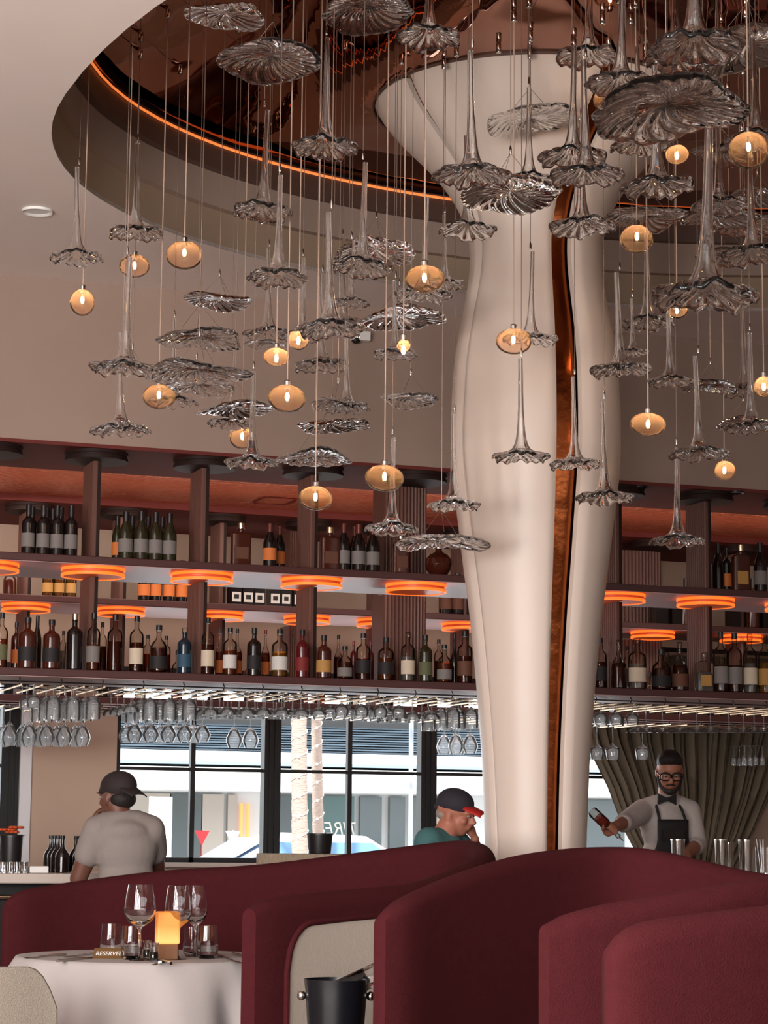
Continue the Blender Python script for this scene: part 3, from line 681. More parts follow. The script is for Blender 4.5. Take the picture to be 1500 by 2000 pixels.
hang('rocks', (1166, 1197), 1, 12.3, .2, ZR - .12, 1484, 'low rail right of column')
hang('rocks', (1255,), 1, 12.3, .2, ZR - .12, 1484, 'low rail over the bartender')
hang('martini', (1246, 1262, 1294, 1328, 1361, 1388, 1424, 1452, 1473, 1492), 1, 12.34, .2, ZR, 1431, FR + ' right of the column')
hang('flute', (1454, 1465, 1476, 1489), 2, 14.7, .16, ZB - .14, 1479, 'rear rail at the far right')
# ================================================================= GLASS PENDANTS
def glass_mat(ior=1.4, veil=.006):
    m = bpy.data.materials.new('blown_glass'); m.use_nodes = True; nt = m.node_tree; N = nt.nodes; L = nt.links
    N.remove(N['Principled BSDF']); out = N['Material Output']
    g = N.new('ShaderNodeBsdfGlass'); g.inputs['IOR'].default_value = ior; g.inputs['Roughness'].default_value = .0
    g.inputs[0].default_value = (1, 1, 1, 1)
    d = N.new('ShaderNodeBsdfDiffuse'); d.inputs[0].default_value = (.95, .93, .92, 1); tr = N.new('ShaderNodeBsdfTranslucent'); tr.inputs[0].default_value = (.95, .93, .92, 1)
    a = N.new('ShaderNodeMixShader'); a.inputs[0].default_value = .5; L.new(d.outputs[0], a.inputs[1]); L.new(tr.outputs[0], a.inputs[2])
    x = N.new('ShaderNodeMixShader'); x.inputs[0].default_value = veil; L.new(g.outputs[0], x.inputs[1]); L.new(a.outputs[0], x.inputs[2])
    L.new(x.outputs[0], out.inputs[0]); return m
M['glass'] = glass_mat()
M['globe'] = thin_glass('amber_globe_glass', (255, 242, 230), .12, .02, glow=(255, 208, 176), gw=.3)
SEG = 120
def trumpet(seed):
    rnd = random.Random(seed); k1 = rnd.choice((17, 19, 22)); ph = rnd.random() * 6; p2 = rnd.random() * 6; p3 = rnd.random() * 6; kk = rnd.choice((3, 4, 5))
    out = [(.0095, .420), (.0098, .36), (.0105, .28), (.0122, .21), (.0145, .155), (.018, .110), (.023, .078), (.030, .053), (.040, .036), (.055, .026), (.072, .021), (.088, .018), (.103, .014), (.114, .009), (.121, .003), (.1225, -.004)]
    inn = [(.119, -.007), (.112, -.001), (.101, .004), (.087, .008), (.071, .011), (.054, .016), (.038, .026), (.027, .043), (.0195, .068), (.0150, .100), (.0122, .15), (.0078, .21), (.006, .28), (.0055, .36), (.0055, .420)]
    P = out + inn
    def fn(t, i):
        r = P[i][0]; q = max(0, (r - .035) / .085); inner = i >= len(out)
        rib = sin(k1 * t + ph + 7 * q * q * .12) * (.0048 if inner else .0022) * min(1, q * 1.8)
        wav = (sin(kk * t + p2) * .0065 + sin((kk + 5) * t + p3) * .0045) * q * q
        dr = (sin((kk + 4) * t + p3) * .006 + sin(2 * t + p2) * .005) * q * q
        return dr, rib + wav
    return MB().lathe(P, SEG, fn=fn, closed=True).mesh('trumpet_glass', True, 80)
def leaf(seed):
    rnd = random.Random(seed); k1 = rnd.choice((19, 21, 24)); a, b, c, d = [rnd.random() * 6 for _ in range(4)]
    n = 22; P = []; T = .016
    for i in range(n): u = i / (n - 1); P.append((u * .2 + .0005, T / 2 + .022 * (1 - u * u) ** 1.3 - .006 * u ** 3 - (.0 if u < .9 else T / 2 * ((u - .9) / .1) ** 2)))
    for i in range(n - 1, -1, -1): u = i / (n - 1); P.append((max(.0005, u * .2 - .0005), -T / 2 + .022 * (1 - u * u) ** 1.3 - .006 * u ** 3 + (.0 if u < .9 else T / 2 * ((u - .9) / .1) ** 2)))
    def fn(t, i):
        r = P[i][0]; u = r / .2; inner = i >= n
        tw = t + .45 * u * u + .12 * sin(3 * t + b) * u
        rib = sin(k1 * tw + a) * (.0065 if inner else .0035) * min(1, u * 3) * (1 - .5 * u)
        wav = (sin(2 * t + b) * .011 + sin(3 * t + c) * .009 + sin(6 * t + d) * .004) * u * u
        return (sin(2 * t + c) * .02 + sin(3 * t + d) * .012 + sin(7 * t + a) * .004) * u * u, rib + wav
    return MB().lathe(P, SEG, fn=fn).mesh('petal_disc_glass', True, 80)
TR = [trumpet(i) for i in range(5)]; LF = [leaf(i + 20) for i in range(6)]
for m in TR + LF: m.materials.append(M['glass'])
def globe_mesh(seed):
    rnd = random.Random(seed); a, b = rnd.random() * 6, rnd.random() * 6
    P = [(1.0 * sin(PI * i / 22) if 0 < i < 22 else 0.0, cos(PI * i / 22)) for i in range(21, 0, -1)]
    return MB().lathe([(0, -1)] + P, 40, fn=lambda t, i: (sin(2 * t + a) * .03 + sin(t + b) * .03 * (i / 20), 0) if 0 < i < 22 else (0, 0)).mesh('globe_glass', True, 80)
GL = [globe_mesh(i) for i in range(3)]
for m in GL: m.materials.append(M['globe'])
wire_me = MB().cyl((0, 0, 0), (0, 0, 1), .0016, n=6).mesh('cable'); wire_me.materials.append(M['wire'])
thick_me = MB().cyl((0, 0, 0), (0, 0, 1), .0028, n=8).mesh('flex'); thick_me.materials.append(mat('pale_flex', (178, 150, 132), .5))
grip_me = MB().lathe([(0, 0), (.0045, 0), (.0048, .002), (.0048, .022), (.002, .033), (0, .033)], 12).mesh('grip', True); grip_me.materials.append(M['steel'])
anc_me = MB().lathe([(0, -.045), (.011, -.045), (.012, -.043), (.012, -.002), (.011, 0), (0, 0)], 16).mesh('anchor', True); anc_me.materials.append(M['steel'])
sock_me = MB().lathe([(0, -.012), (.014, -.012), (.014, .022), (.011, .026), (0, .026)], 16).mesh('socket', True); sock_me.materials.append(M['steel'])
bulb_me = MB().lathe([(0, -.026), (.006, -.024), (.0105, -.012), (.0105, .004), (.007, .016), (.004, .022), (0, .022)], 14).mesh('bulb', True); bulb_me.materials.append(M['bulb'])
def kid(name, me, par, loc=(0, 0, 0), sc=(1, 1, 1), rot=None):
    o = bpy.data.objects.new(name, me); COL.objects.link(o); o.parent = par; o.location = loc; o.scale = sc
    if rot: o.rotation_euler = rot
    return o
def inside(x, y, m=1.0): return abs((x - EC[0]) / (EA - .115)) ** 2.12 + abs((y - EC[1]) / (eb(y) - .115)) ** 2.12 < m
def mz(x, y): return MZ + dome(x, y)
PLACED = []
MULT = sorted([1 + .012 * k for k in range(-30, 18)], key=lambda m: abs(m - 1))
def colclear(p, r): return math.hypot(p[0] - CC[0], p[1] - CC[1]) > crad(max(0, min(MZ, p[2]))) + r and math.hypot(p[0] - CC[0], p[1] - CC[1]) > .82
def seat(px, py, D, r, lo, hi):
    """slide along the line of sight until the piece hangs clear of its neighbours, their cables, the column and the recess edge"""
    best = None
    for m in MULT:
        d = D * m; p = atD(px, py, d); q = r * m
        if not inside(p[0], p[1]) or not colclear(p, q): continue
        bad = 0
        for (a, b, c, rr, l, h) in PLACED:
            g = math.hypot(p[0] - a, p[1] - b); z0, z1 = p[2] + lo * m, p[2] + hi * m
            if z0 < h + .01 and z1 > l - .01: bad += max(0, rr + q - g)
            elif z0 > h: bad += max(0, q + .004 - g)
            else: bad += max(0, rr + .004 - g)
        if best is None or bad < best[0] - 1e-6: best = (bad, p, d)
        if bad == 0: break
    if best is None:
        d = D
        while True:
            d *= .985; p = atD(px, py, d)
            if (inside(p[0], p[1]) and colclear(p, r * d / D)) or d < 4: break
        best = (9, p, d)
    m = best[2] / D; PLACED.append((best[1][0], best[1][1], 0, r * m, best[1][2] + lo * m, best[1][2] + hi * m))
    return best[1], best[2]
ZONES = [('at far left', lambda x, y: x < 190), ('before the left plaster wall', lambda x, y: x < 420 and y > 540), ('under the ring recess edge', lambda x, y: x < 600 and y <= 540),
         ('high left of the column', lambda x, y: x < 905 and y <= 420), ('mid left of the column', lambda x, y: x < 905 and y <= 700), ('low left of the column', lambda x, y: x < 872),
         ('over the column front', lambda x, y: x < 1090 and y < 520), ('against the column', lambda x, y: x < 1200 and y >= 520),
         ('in the top right cluster', lambda x, y: y < 330), ('in the right cluster', lambda x, y: y < 640), ('low at right of the column', lambda x, y: True)]
def zone(x, y): return [n for n, f in ZONES if f(x, y)][0]
TRP = [(150, 500, 104), (265, 453, 104), (235, 838, 112), (243, 717, 128), (513, 410, 118), (543, 540, 120), (524, 650, 98), (590, 655, 90), (645, 640, 135), (707, 520, 122), (668, 632, 100), (628, 712, 105),
       (635, 285, 128), (837, 70, 125), (914, 447, 110), (922, 340, 145), (1036, 660, 100), (1033, 352, 110), (1018, 890, 112), (1145, 340, 135), (1118, 305, 130), (1136, 440, 125), (1284, 362, 140),
       (1378, 573, 208), (1212, 720, 112), (1265, 628, 105), (1123, 905, 100), (1181, 970, 110), (887, 985, 104), (765, 1031, 105), (1366, 884, 112), (1323, 1055, 107), (1470, 495, 125), (1309, 743, 92),
       (1467, 832, 108), (678, 795, 90), (772, 690, 85), (492, 902, 105), (827, 573, 112), (868, 553, 80), (1212, 160, 135), (1148, 108, 118), (1358, 88, 185), (1322, 112, 130), (1250, 282, 115), (1478, 270, 120),
       (337, 783, 95), (450, 826, 85), (686, 590, 72), (1236, 687, 62), (1405, 400, 110), (1455, 760, 100)]
DSC = [(532, 118, 208, 22, 4), (722, 20, 205, 12, -2), (440, 30, 150, 12, 2), (1035, 235, 172, 17, -4), (997, 380, 220, 13, 0), (1302, 215, 352, 8, -5), (1462, 92, 240, 12, -5), (1480, 385, 120, 14, -4),
       (1262, 425, 158, 14, 1), (428, 588, 136, 3, 0), (390, 662, 185, 3, 1), (388, 728, 195, 6, 0), (383, 756, 150, 5, -3), (258, 718, 100, 3, 2), (458, 800, 155, 3, -3), (735, 492, 182, 7, 0), (780, 622, 178, 7, -2),
       (802, 780, 130, 2, 1), (648, 831, 137, 3, -3), (660, 790, 115, 3, 1), (615, 895, 166, 4, -2), (862, 1060, 176, 6, -1), (1388, 755, 122, 5, 0), (1402, 425, 150, 8, 0), (1455, 440, 150, 6, 2), (1452, 826, 118, 4, 0),
       (1412, 300, 130, 9, 3), (1380, 45, 150, 12, 0), (520, 672, 80, 4, 0), (1425, 500, 130, 6, 3)]
GLB = [(161, 591, 50, 52), (263, 520, 62, 42), (360, 499, 70, 55), (310, 775, 66, 48), (473, 855, 52, 44), (540, 697, 50, 36), (583, 664, 42, 40), (561, 779, 76, 54), (751, 934, 74, 52), (616, 973, 68, 48),
       (829, 545, 80, 54), (1003, 667, 68, 50), (1244, 467, 66, 54), (1322, 604, 48, 36), (1266, 829, 68, 46), (1415, 919, 42, 38), (1462, 294, 80, 72), (1322, 302, 44, 38), (1190, 196, 62, 50), (1326, 162, 68, 60),
       (974, 15, 62, 62), (788, 675, 26, 26), (1492, 755, 40, 40), (1496, 22, 42, 44)]
def assign_labels(rows, kind, word):
    by = {}
    for q in rows: by.setdefault(zone(q[0], q[1]), []).append(q)
    out = {}
    for z, l in by.items():
        l.sort(key=lambda q: q[0])
        for i, q in enumerate(l):
            pos = 'the only one %s' % z if len(l) == 1 else ('leftmost %s' % z if i == 0 else ('rightmost %s' % z if i == len(l) - 1 else '%s from the left %s' % (ORD[i], z)))
            out[q[:3]] = '%s, %s' % (word, pos)
    return out
LT = assign_labels(TRP, 'T', 'clear glass trumpet pendant'); LD = assign_labels(DSC, 'D', 'clear ribbed glass disc pendant'); LG = assign_labels(GLB, 'G', 'amber glass globe lamp')
def up(par, z0, thick=False, off=(0, 0)):
    h = mz(par.location.x, par.location.y) - par.location.z - z0 - .004
    kid('cable', thick_me if thick else wire_me, par, (off[0], off[1], z0), (1, 1, h)); kid('anchor', anc_me, par, (off[0], off[1], z0 + h + .001))
DSC.sort(key=lambda q: -q[2])
for i, q in enumerate(DSC):
    px, py, w, tilt, roll = q; Wd = .42 if w < 230 else .5; D = F * Wd / w; sc = Wd / .42
    D0 = D; D = max(7.1, min(10.3, D)); sc *= D / D0
    tilt *= .3; p, D2 = seat(px, py, D, .215 * sc, -.04 * sc, .09 * sc); sc *= D2 / D
    t = thing('disc_pendant', LD[q[:3]], 'pendant', p, 'clear ribbed glass disc pendants', rz=-YAW + R(90) * 0)
    kid('disc_glass', LF[i % 6], t, (0, 0, 0), (sc, sc, sc), (R(-tilt), R(roll), R((i * 67) % 360))).rotation_mode = 'ZYX'
    mb = MB(); g = .16 * sc
    for a in range(3):
        an = a * 2.094 + i; mb.cyl((.1 * sc * cos(an), .1 * sc * sin(an), .035 * sc + .1 * sc * sin(an) * sin(R(-tilt))), (0, 0, g), .0012, n=5)
    put('suspension_wires', mb, M['wire'], t); kid('grip', grip_me, t, (0, 0, g - .004)); up(t, g + .02)
for i, q in enumerate(TRP):
    px, py, w = q; Wd = .24; D = max(F * Wd / w, 6.9); sc = w * D / F / .24
    if w < 100: D = min(D, 10.3) ; sc = w * D / F / .24
    p, D2 = seat(px, py - w * .03, D, .125 * sc, -.03 * sc, .44 * sc); sc *= D2 / D
    t = thing('trumpet_pendant', LT[q], 'pendant', p, 'clear glass trumpet pendants'); rz = random.random() * 6.28
    kid('trumpet_glass', TR[i % 5], t, (0, 0, -.015 * sc), (sc, sc, sc), (R(random.uniform(-2, 2)), R(random.uniform(-2, 2)), rz))
    kid('grip', grip_me, t, (0, 0, .418 * sc)); up(t, .43 * sc)
for i, q in enumerate(GLB):
    px, py, w, h = q; Wd = .155; D = F * Wd / w
    if D > 10.3: D = 10.3
    p, D2 = seat(px, py, D, .08, -.07, .09); Wd = w * D2 / F
    H2 = h * D2 / F / 2; t = thing('globe_pendant', LG[q[:3]], 'lamp', p, 'amber glass globe pendant lamps')
    kid('globe_glass', GL[i % 3], t, (0, 0, 0), (Wd / 2, Wd / 2, H2), (R((i * 37) % 9 - 4), R((i * 53) % 14 - 7), i))
    kid('socket', sock_me, t, (0, 0, H2 - .006)); kid('bulb', bulb_me, t, (0, 0, min(H2 * .25, H2 - .045)), (.72, .72, .72))
    kid('bulb_neck', wire_me, t, (0, 0, .01), (3, 3, H2 - .014)); up(t, H2 + .018, True)
# ================================================================= BOOTHS
def spline(pts, n):
    pts = [Vector(p) for p in pts]; out = []
    L_ = [0]
    for a, b in zip(pts, pts[1:]): L_.append(L_[-1] + (b - a).length)
    tot = L_[-1]
    for i in range(n + 1):
        s = tot * i / n; k = 0
        while k < len(pts) - 2 and L_[k + 1] < s: k += 1
        t = (s - L_[k]) / max(1e-6, L_[k + 1] - L_[k]); p0 = pts[max(k - 1, 0)]; p1 = pts[k]; p2 = pts[k + 1]; p3 = pts[min(k + 2, len(pts) - 1)]
        out.append(.5 * ((2 * p1) + (-p0 + p2) * t + (2 * p0 - 5 * p1 + 4 * p2 - p3) * t * t + (-p0 + 3 * p1 - 3 * p2 + p3) * t ** 3))
    return out
def smooth_pts(P, k):
    for _ in range(k): P = [P[0]] + [(P[i - 1] + P[i] * 2 + P[i + 1]) / 4 for i in range(1, len(P) - 1)] + [P[-1]]
    return P
def frame_n(P):
    out = []
    for i in range(len(P)):
        d = P[min(i + 1, len(P) - 1)] - P[max(i - 1, 0)]; d.z = 0; d.normalize(); out.append(Vector((-d.y, d.x, 0)))
    return out
def sweep(P, th, z0=0.0, off=0.0, ztop=None, rr=None, zcut=0.0):
    Nn = frame_n(P); rr = rr or th / 2; v = []; f = []
    n = len(P)
    for i, p in enumerate(P):
        e = min(i, n - 1 - i); q = 1.0 if e > 2 else (.55, .82, .95)[e]; dz = (.02, .007, .002, 0)[min(e, 3)]
        zt = (ztop if ztop else p.z) - dz - zcut; h = th / 2 * q; r = rr * q; prof = [(-h, z0), (-h, zt - r)]
        prof += [(-h + r - r * cos(a * PI / 12), zt - r + r * sin(a * PI / 12)) for a in range(1, 7)]
        prof += [(h - r + r * sin(a * PI / 12), zt - r + r * cos(a * PI / 12)) for a in range(0, 6)] + [(h, zt - r), (h, z0)]
        for a, z in prof: v.append(tuple(p.xy.to_3d() + Nn[i] * (a + off) + Vector((0, 0, z))))
    m = len(prof)
    for i in range(n - 1):
        for k in range(m): f.append((i * m + k, i * m + (k + 1) % m, (i + 1) * m + (k + 1) % m, (i + 1) * m + k))
    f += [tuple(range(m))[::-1], tuple((n - 1) * m + k for k in range(m))]
    return MB().add(v, f)
def panel(P, side, th, i0, i1, drop, rad, flip=False):
    """cream inset following the outer face between samples i0..i1; rounded upper corner at the free end"""
    Nn = frame_n(P); seq = list(range(i0, i1 + 1)) if i0 < i1 else list(range(i0, i1 - 1, -1)); v = []; f = []; edge = []; s = 0; m = 14; prev = None
    pts = []
    for i in seq:
        p = P[i].copy(); z = p.z; p.z = 0
        if prev is not None: s += (p - prev).length
        prev = p; pts.append((p, Nn[i], s, z))
    dense = []
    for (p, nn, s0, z), (p2, n2, s1, z2) in zip(pts, pts[1:]):
        for k in range(4): t = k / 4; dense.append((p.lerp(p2, t), nn.lerp(n2, t).normalized(), s0 + (s1 - s0) * t, z + (z2 - z) * t))
    for p, nn, s_, z in dense:
        zt = z - drop
        if s_ < rad: zt -= rad * 1.25 * (1 - math.sqrt(max(0, 1 - ((rad - s_) / rad) ** 2)))
        b = p + nn * side * (th / 2 + .006); edge.append((b.x, b.y, zt))
        for j in range(m + 1): v.append((b.x, b.y, .12 + (zt - .12) * j / m))
    k0 = len(v)
    for p, nn, s_, z in dense:
        b = p + nn * side * (th / 2 - .02); e = edge[len(v[k0:]) // (m + 1)]
        for j in range(m + 1): v.append((b.x, b.y, .12 + (e[2] - .12) * j / m))
    n = len(dense)
    for i in range(n - 1):
        for j in range(m):
            a = i * (m + 1) + j; f.append((a, a + m + 1, a + m + 2, a + 1)); f.append((k0 + a, k0 + a + 1, k0 + a + m + 2, k0 + a + m + 1))
        f.append((i * (m + 1) + m, (i + 1) * (m + 1) + m, k0 + (i + 1) * (m + 1) + m, k0 + i * (m + 1) + m))
    pip = [(edge[0][0], edge[0][1], .12), (edge[0][0], edge[0][1], edge[0][2] - .05)] + edge
    return MB().add(v, f), MB().tube(pip, .011, 10)
def booth(label, rows, n, th, prow=None, pdrop=.1, prad=.13, group='burgundy booths'):
    P = smooth_pts(spline([atD(*r) for r in rows], n), 2)
    c = sum(P, Vector()) / len(P)
    t = thing('booth', label, 'booth', (c.x, c.y, 0), group)
    for q in P: q.x -= c.x; q.y -= c.y
    put('backrest', sweep(P, th, .06), M['velvet'], t, smooth=True, angle=60)
    # seat bench on the inside of the curve
    side = 1 if sum((P[i + 1] - P[i]).cross(P[i + 2] - P[i + 1]).z for i in range(n - 2)) > 0 else -1
    inner = P[5:-5]
    put('seat', sweep(inner, .34, .16, side * (th / 2 + .16), .46, .05), M['velvet'], t, smooth=True, angle=60)
    put('plinth', sweep(P, th * .7, 0, 0, .10, .01), M['postdark'], t)
    if prow:
        a, b = panel(P, prow[0], th, prow[1], prow[2], pdrop, prad)
        put('side_panel', a, M['creamfab'], t, smooth=True, angle=60)['label'] = 'cream upholstered side panel'
        put('piping', b, M['velvet'], t, smooth=True)
    return t, P
B1 = [(12, 1752, 9.7), (26, 1741, 9.72), (150, 1721, 9.95), (320, 1700, 10.1), (500, 1689, 10.15), (700, 1665, 10.15), (840, 1647, 10.0), (900, 1641, 9.86), (934, 1646, 9.62), (943, 1662, 9.35),
      (915, 1682, 9.1), (860, 1706, 8.85), (800, 1726, 8.62), (640, 1741, 8.3), (515, 1755, 8.05), (487, 1764, 7.98)]
B2 = [(742, 1778, 7.1), (765, 1763, 7.13), (870, 1715, 7.4), (1000, 1673, 7.7), (1100, 1658, 7.9), (1180, 1654, 8.0), (1260, 1656, 8.0), (1350, 1675, 7.9), (1440, 1697, 7.7), (1540, 1712, 7.4),
      (1640, 1712, 6.9), (1665, 1695, 6.2), (1620, 1690, 5.75), (1500, 1711, 5.5), (1350, 1735, 5.38), (1200, 1762, 5.3), (1080, 1785, 5.24), (1062, 1790, 5.23)]
B3 = [(1180, 1838, 4.42), (1196, 1820, 4.42), (1250, 1800, 4.44), (1350, 1785, 4.48), (1500, 1768, 4.56), (1650, 1740, 4.7), (1800, 1725, 4.7), (1900, 1740, 4.4), (1900, 1850, 3.6)]
booth('burgundy curved booth behind the white-clothed table, farthest of the booths', B1, 80, .11, (1, 77, 56), .10, .13)
booth('burgundy curved booth in the middle, nearly black on its inner face', B2, 90, .10, (1, 87, 70), .125, .12)
booth('bright burgundy booth nearest the camera at bottom right', B3, 60, .10)

# ================================================================= TABLE
ZT = atD(285, 1868, 8.75).z
TC = atZ(288, 1868, ZT); TR_ = .505
t = thing('round_table', 'round table under the white cloth in front of the farthest booth', 'table', (TC.x, TC.y, 0))
put('tabletop', MB().lathe([(0, ZT - .035), (TR_ - .01, ZT - .035), (TR_ - .005, ZT - .02), (TR_ - .01, ZT - .006), (0, ZT - .006)], 64), M['postdark'], t, smooth=True)
put('pedestal', MB().lathe([(0, .03), (.05, .03), (.04, .1), (.035, ZT - .036), (0, ZT - .036)], 24), M['black'], t, smooth=True)
put('base', MB().lathe([(0, 0), (.26, 0), (.26, .015), (.06, .03), (0, .03)], 40), M['black'], t, smooth=True)
def cloth():
    n, v, f = 180, [], []; rings = [0, .2, .35, .45, .49, .505, .515, .52, .525, .53, .535, .54, .545, .55, .555, .56, .565, .57]
    for j in range(len(rings)):
        for k in range(n):
            th = 2 * PI * k / n; rot = th - R(50); side = .745 / max(abs(cos(rot)), abs(sin(rot)))
            drop = min(side, .98) - TR_ - .005
            if j <= 5: v.append((rings[j] * cos(th), rings[j] * sin(th), 0))
            else:
                u = (j - 5) / (len(rings) - 6); cor = (drop - .22) / .24
                fold = (.5 + .5 * sin(11 * th + 1.2 * sin(2 * th))) * .105 + (.5 + .5 * sin(23 * th + 2)) * .014
                r = .515 + u * (.03 + fold * (1 + .8 * max(0, cor)) + .03 * max(0, cor)); z = -.006 - drop * (u ** 1.0) + .012 * sin(5 * th) * u
                if j == 6: r, z = .513, -.012
                v.append((r * cos(th), r * sin(th), z))
    for j in range(len(rings) - 1):
        for k in range(n):
            if j == 0: continue
            f.append((j * n + k, j * n + (k + 1) % n, (j + 1) * n + (k + 1) % n, (j + 1) * n + k))
    f.append(tuple(n + k for k in range(n)))
    mb = MB().add(v, f); return mb
clo = put('tablecloth', cloth(), M['linen'], None, (TC.x, TC.y, ZT), smooth=True, angle=80)
tag(clo, 'white square cloth draped over the round table', 'tablecloth')
sm = clo.modifiers.new('thick', 'SOLIDIFY'); sm.thickness = .002; sm.offset = 1
ZC = ZT + .002
def stemware(px, pyb, w, topy, label):
    p = atZ(px, pyb, ZC); D = math.hypot(p.x, p.y); k = D / F * 1.0; r = w / 2 * k; H = (pyb - topy) * k * 1.0
    b = H * .44
    prof = [(0, 0), (.036, 0), (.037, .002), (.012, .006), (.0045, .015), (.0038, H * .3), (.005, b - .012), (.012, b), (r * .75, b + .022), (r * .97, b + .05), (r, b + .07), (r * .75, H), (r * .75 - .0012, H), (r - .0016, b + .07), (r * .95, b + .052), (r * .7, b + .026), (0, b + .008)]
    t = thing('wine_glass', label, 'wine glass', p, 'large wine glasses on the set table')
    put('glass_bowl', MB().lathe(prof, 40), M['thin'], t, smooth=True, angle=60)
M['thin'] = glass_mat(1.5, .0); M['thin'].name = 'crystal_wall'
stemware(271, 1876, 62, 1733, 'large empty wine glass left of the glowing table lamp')
stemware(346, 1874, 54, 1735, 'large empty wine glass in front of the glowing table lamp')
stemware(380, 1868, 48, 1734, 'large empty wine glass right of the table lamp, behind its neighbour')
def tumbler(px, pyb, w, topy, label, Z=None, group='stemless tumblers on the set table'):
    p = atZ(px, pyb, Z or ZC); k = math.hypot(p.x, p.y) / F; r = w / 2 * k; H = (pyb - topy) * k
    t = thing('tumbler', label, 'glass', p, group)
    put('glass_wall', MB().lathe([(0, 0), (r * .7, 0), (r * .95, .012), (r, .03), (r * .86, H), (r * .84, H), (r * .97, .032), (r * .9, .016), (0, .01)], 32), M['thin'], t, smooth=True, angle=60)
    put('water', MB().lathe([(0, .0105), (r * .86, .0165), (r * .95, .032), (r * .93, H * .38), (0, H * .38)], 32), M['water'], t, smooth=True) if group.startswith('stemless') and px != 216 else None
tumbler(216, 1866, 42, 1806, 'empty stemless tumbler behind the reserved sign, leftmost on the cloth')
tumbler(256, 1874, 42, 1811, 'water tumbler just left of the first wine glass')
tumbler(374, 1866, 34, 1812, 'tumbler behind the stem of the rightmost wine glass')
tumbler(404, 1872, 44, 1810, 'rightmost water tumbler on the white cloth')
# lamp
p = atZ(326, 1874, ZC); k = math.hypot(p.x, p.y) / F; w = 44 * k; H = 90 * k
t = thing('table_lamp', 'glowing amber table lamp on a wooden base on the white cloth', 'lamp', p, rz=-YAW + .2)
lampm = bpy.data.materials.new('frosted_amber_glass'); lampm.use_nodes = True; nt = lampm.node_tree; q = nt.nodes['Principled BSDF']
q.inputs['Base Color'].default_value = (*lin((214, 120, 50)), 1); q.inputs['Roughness'].default_value = .5
tc = nt.nodes.new('ShaderNodeTexCoord'); sp = nt.nodes.new('ShaderNodeSeparateXYZ'); cr_ = nt.nodes.new('ShaderNodeValToRGB'); nt.links.new(tc.outputs['Generated'], sp.inputs[0]); nt.links.new(sp.outputs[2], cr_.inputs[0])
cr_.color_ramp.elements[0].position = .0; cr_.color_ramp.elements[0].color = (1, .62, .2, 1); cr_.color_ramp.elements[1].position = .55; cr_.color_ramp.elements[1].color = (.62, .19, .03, 1)
nt.links.new(cr_.outputs[0], q.inputs['Emission Color']); q.inputs['Emission Strength'].default_value = .8
bevel(put('lamp_shade', MB().box(-w / 2, w / 2, -w / 2, w / 2, H * .33, H), lampm, t), .008, 3)
bevel(put('base', MB().box(-w * .44, w * .44, -w * .44, w * .44, 0, H * .33 - .001), mat('lamp_walnut', (120, 76, 44), .5), t), .004)
# condiment pots
for i, (px, py, w, h, c) in enumerate(((287, 1872, 16, 34, 'gold'), (300, 1878, 18, 36, 'cream'), (315, 1873, 18, 34, 'black'))):
    p = atZ(px, py, ZC); k = math.hypot(p.x, p.y) / F; r = w / 2 * k; H = h * k
    t = thing('condiment_jar', 'small glass condiment jar in front of the table lamp, %s' % ('left', 'middle', 'right')[i], 'jar', p, 'condiment jars on the set table')
    put('jar_glass', MB().lathe([(0, 0), (r, 0), (r * 1.05, H * .3), (r * .8, H * .8), (r * 1.15, H), (r * 1.1, H), (r * .74, H * .8), (r * .97, H * .3), (r * .93, .005), (0, .005)], 24), M['thin'], t, smooth=True)
    put('contents', MB().lathe([(0, .006), (r * .92, .006), (r * .95, H * .3), (r * .85, H * .5), (0, H * .5)], 20), LAB[c], t, smooth=True)
def text_part(body, size, loc, rot, m, parent, name='lettering', depth=.0006, align='CENTER', mirror=False):
    c = bpy.data.curves.new(name, 'FONT'); c.body = body; c.shear = .25; c.size = size; c.extrude = depth; c.align_x = align; c.align_y = 'CENTER'; c.materials.append(m)
    tmp = bpy.data.objects.new(name, c); COL.objects.link(tmp); bpy.context.view_layer.update()
    me = bpy.data.meshes.new_from_object(tmp.evaluated_get(bpy.context.evaluated_depsgraph_get())); bpy.data.objects.remove(tmp)
    if mirror: me.transform(Matrix.Scale(-1, 4, (1, 0, 0)))
    o = bpy.data.objects.new(name, me); COL.objects.link(o); o.parent = parent; o.location = loc; o.rotation_euler = rot; return o
p = atZ(213, 1872, ZC); t = thing('reserved_sign', 'small bronze table sign reading RESERVED, left of the tumblers', 'sign', p, rz=-YAW + .12)
put('wedge', MB().add([(-.062, -.014, 0), (.062, -.014, 0), (.062, .02, 0), (-.062, .02, 0), (-.056, .006, .038), (.056, .006, .038), (.056, .012, .038), (-.056, .012, .038)],
    [(3, 2, 1, 0), (4, 5, 6, 7), (0, 1, 5, 4), (1, 2, 6, 5), (2, 3, 7, 6), (3, 0, 4, 7)]), mat('bronze_sign', (110, 82, 48), .35, .6), t)
x = text_part('RESERVED', .023, (0, -.0048, .018), (R(63), 0, 0), M['white'], t)
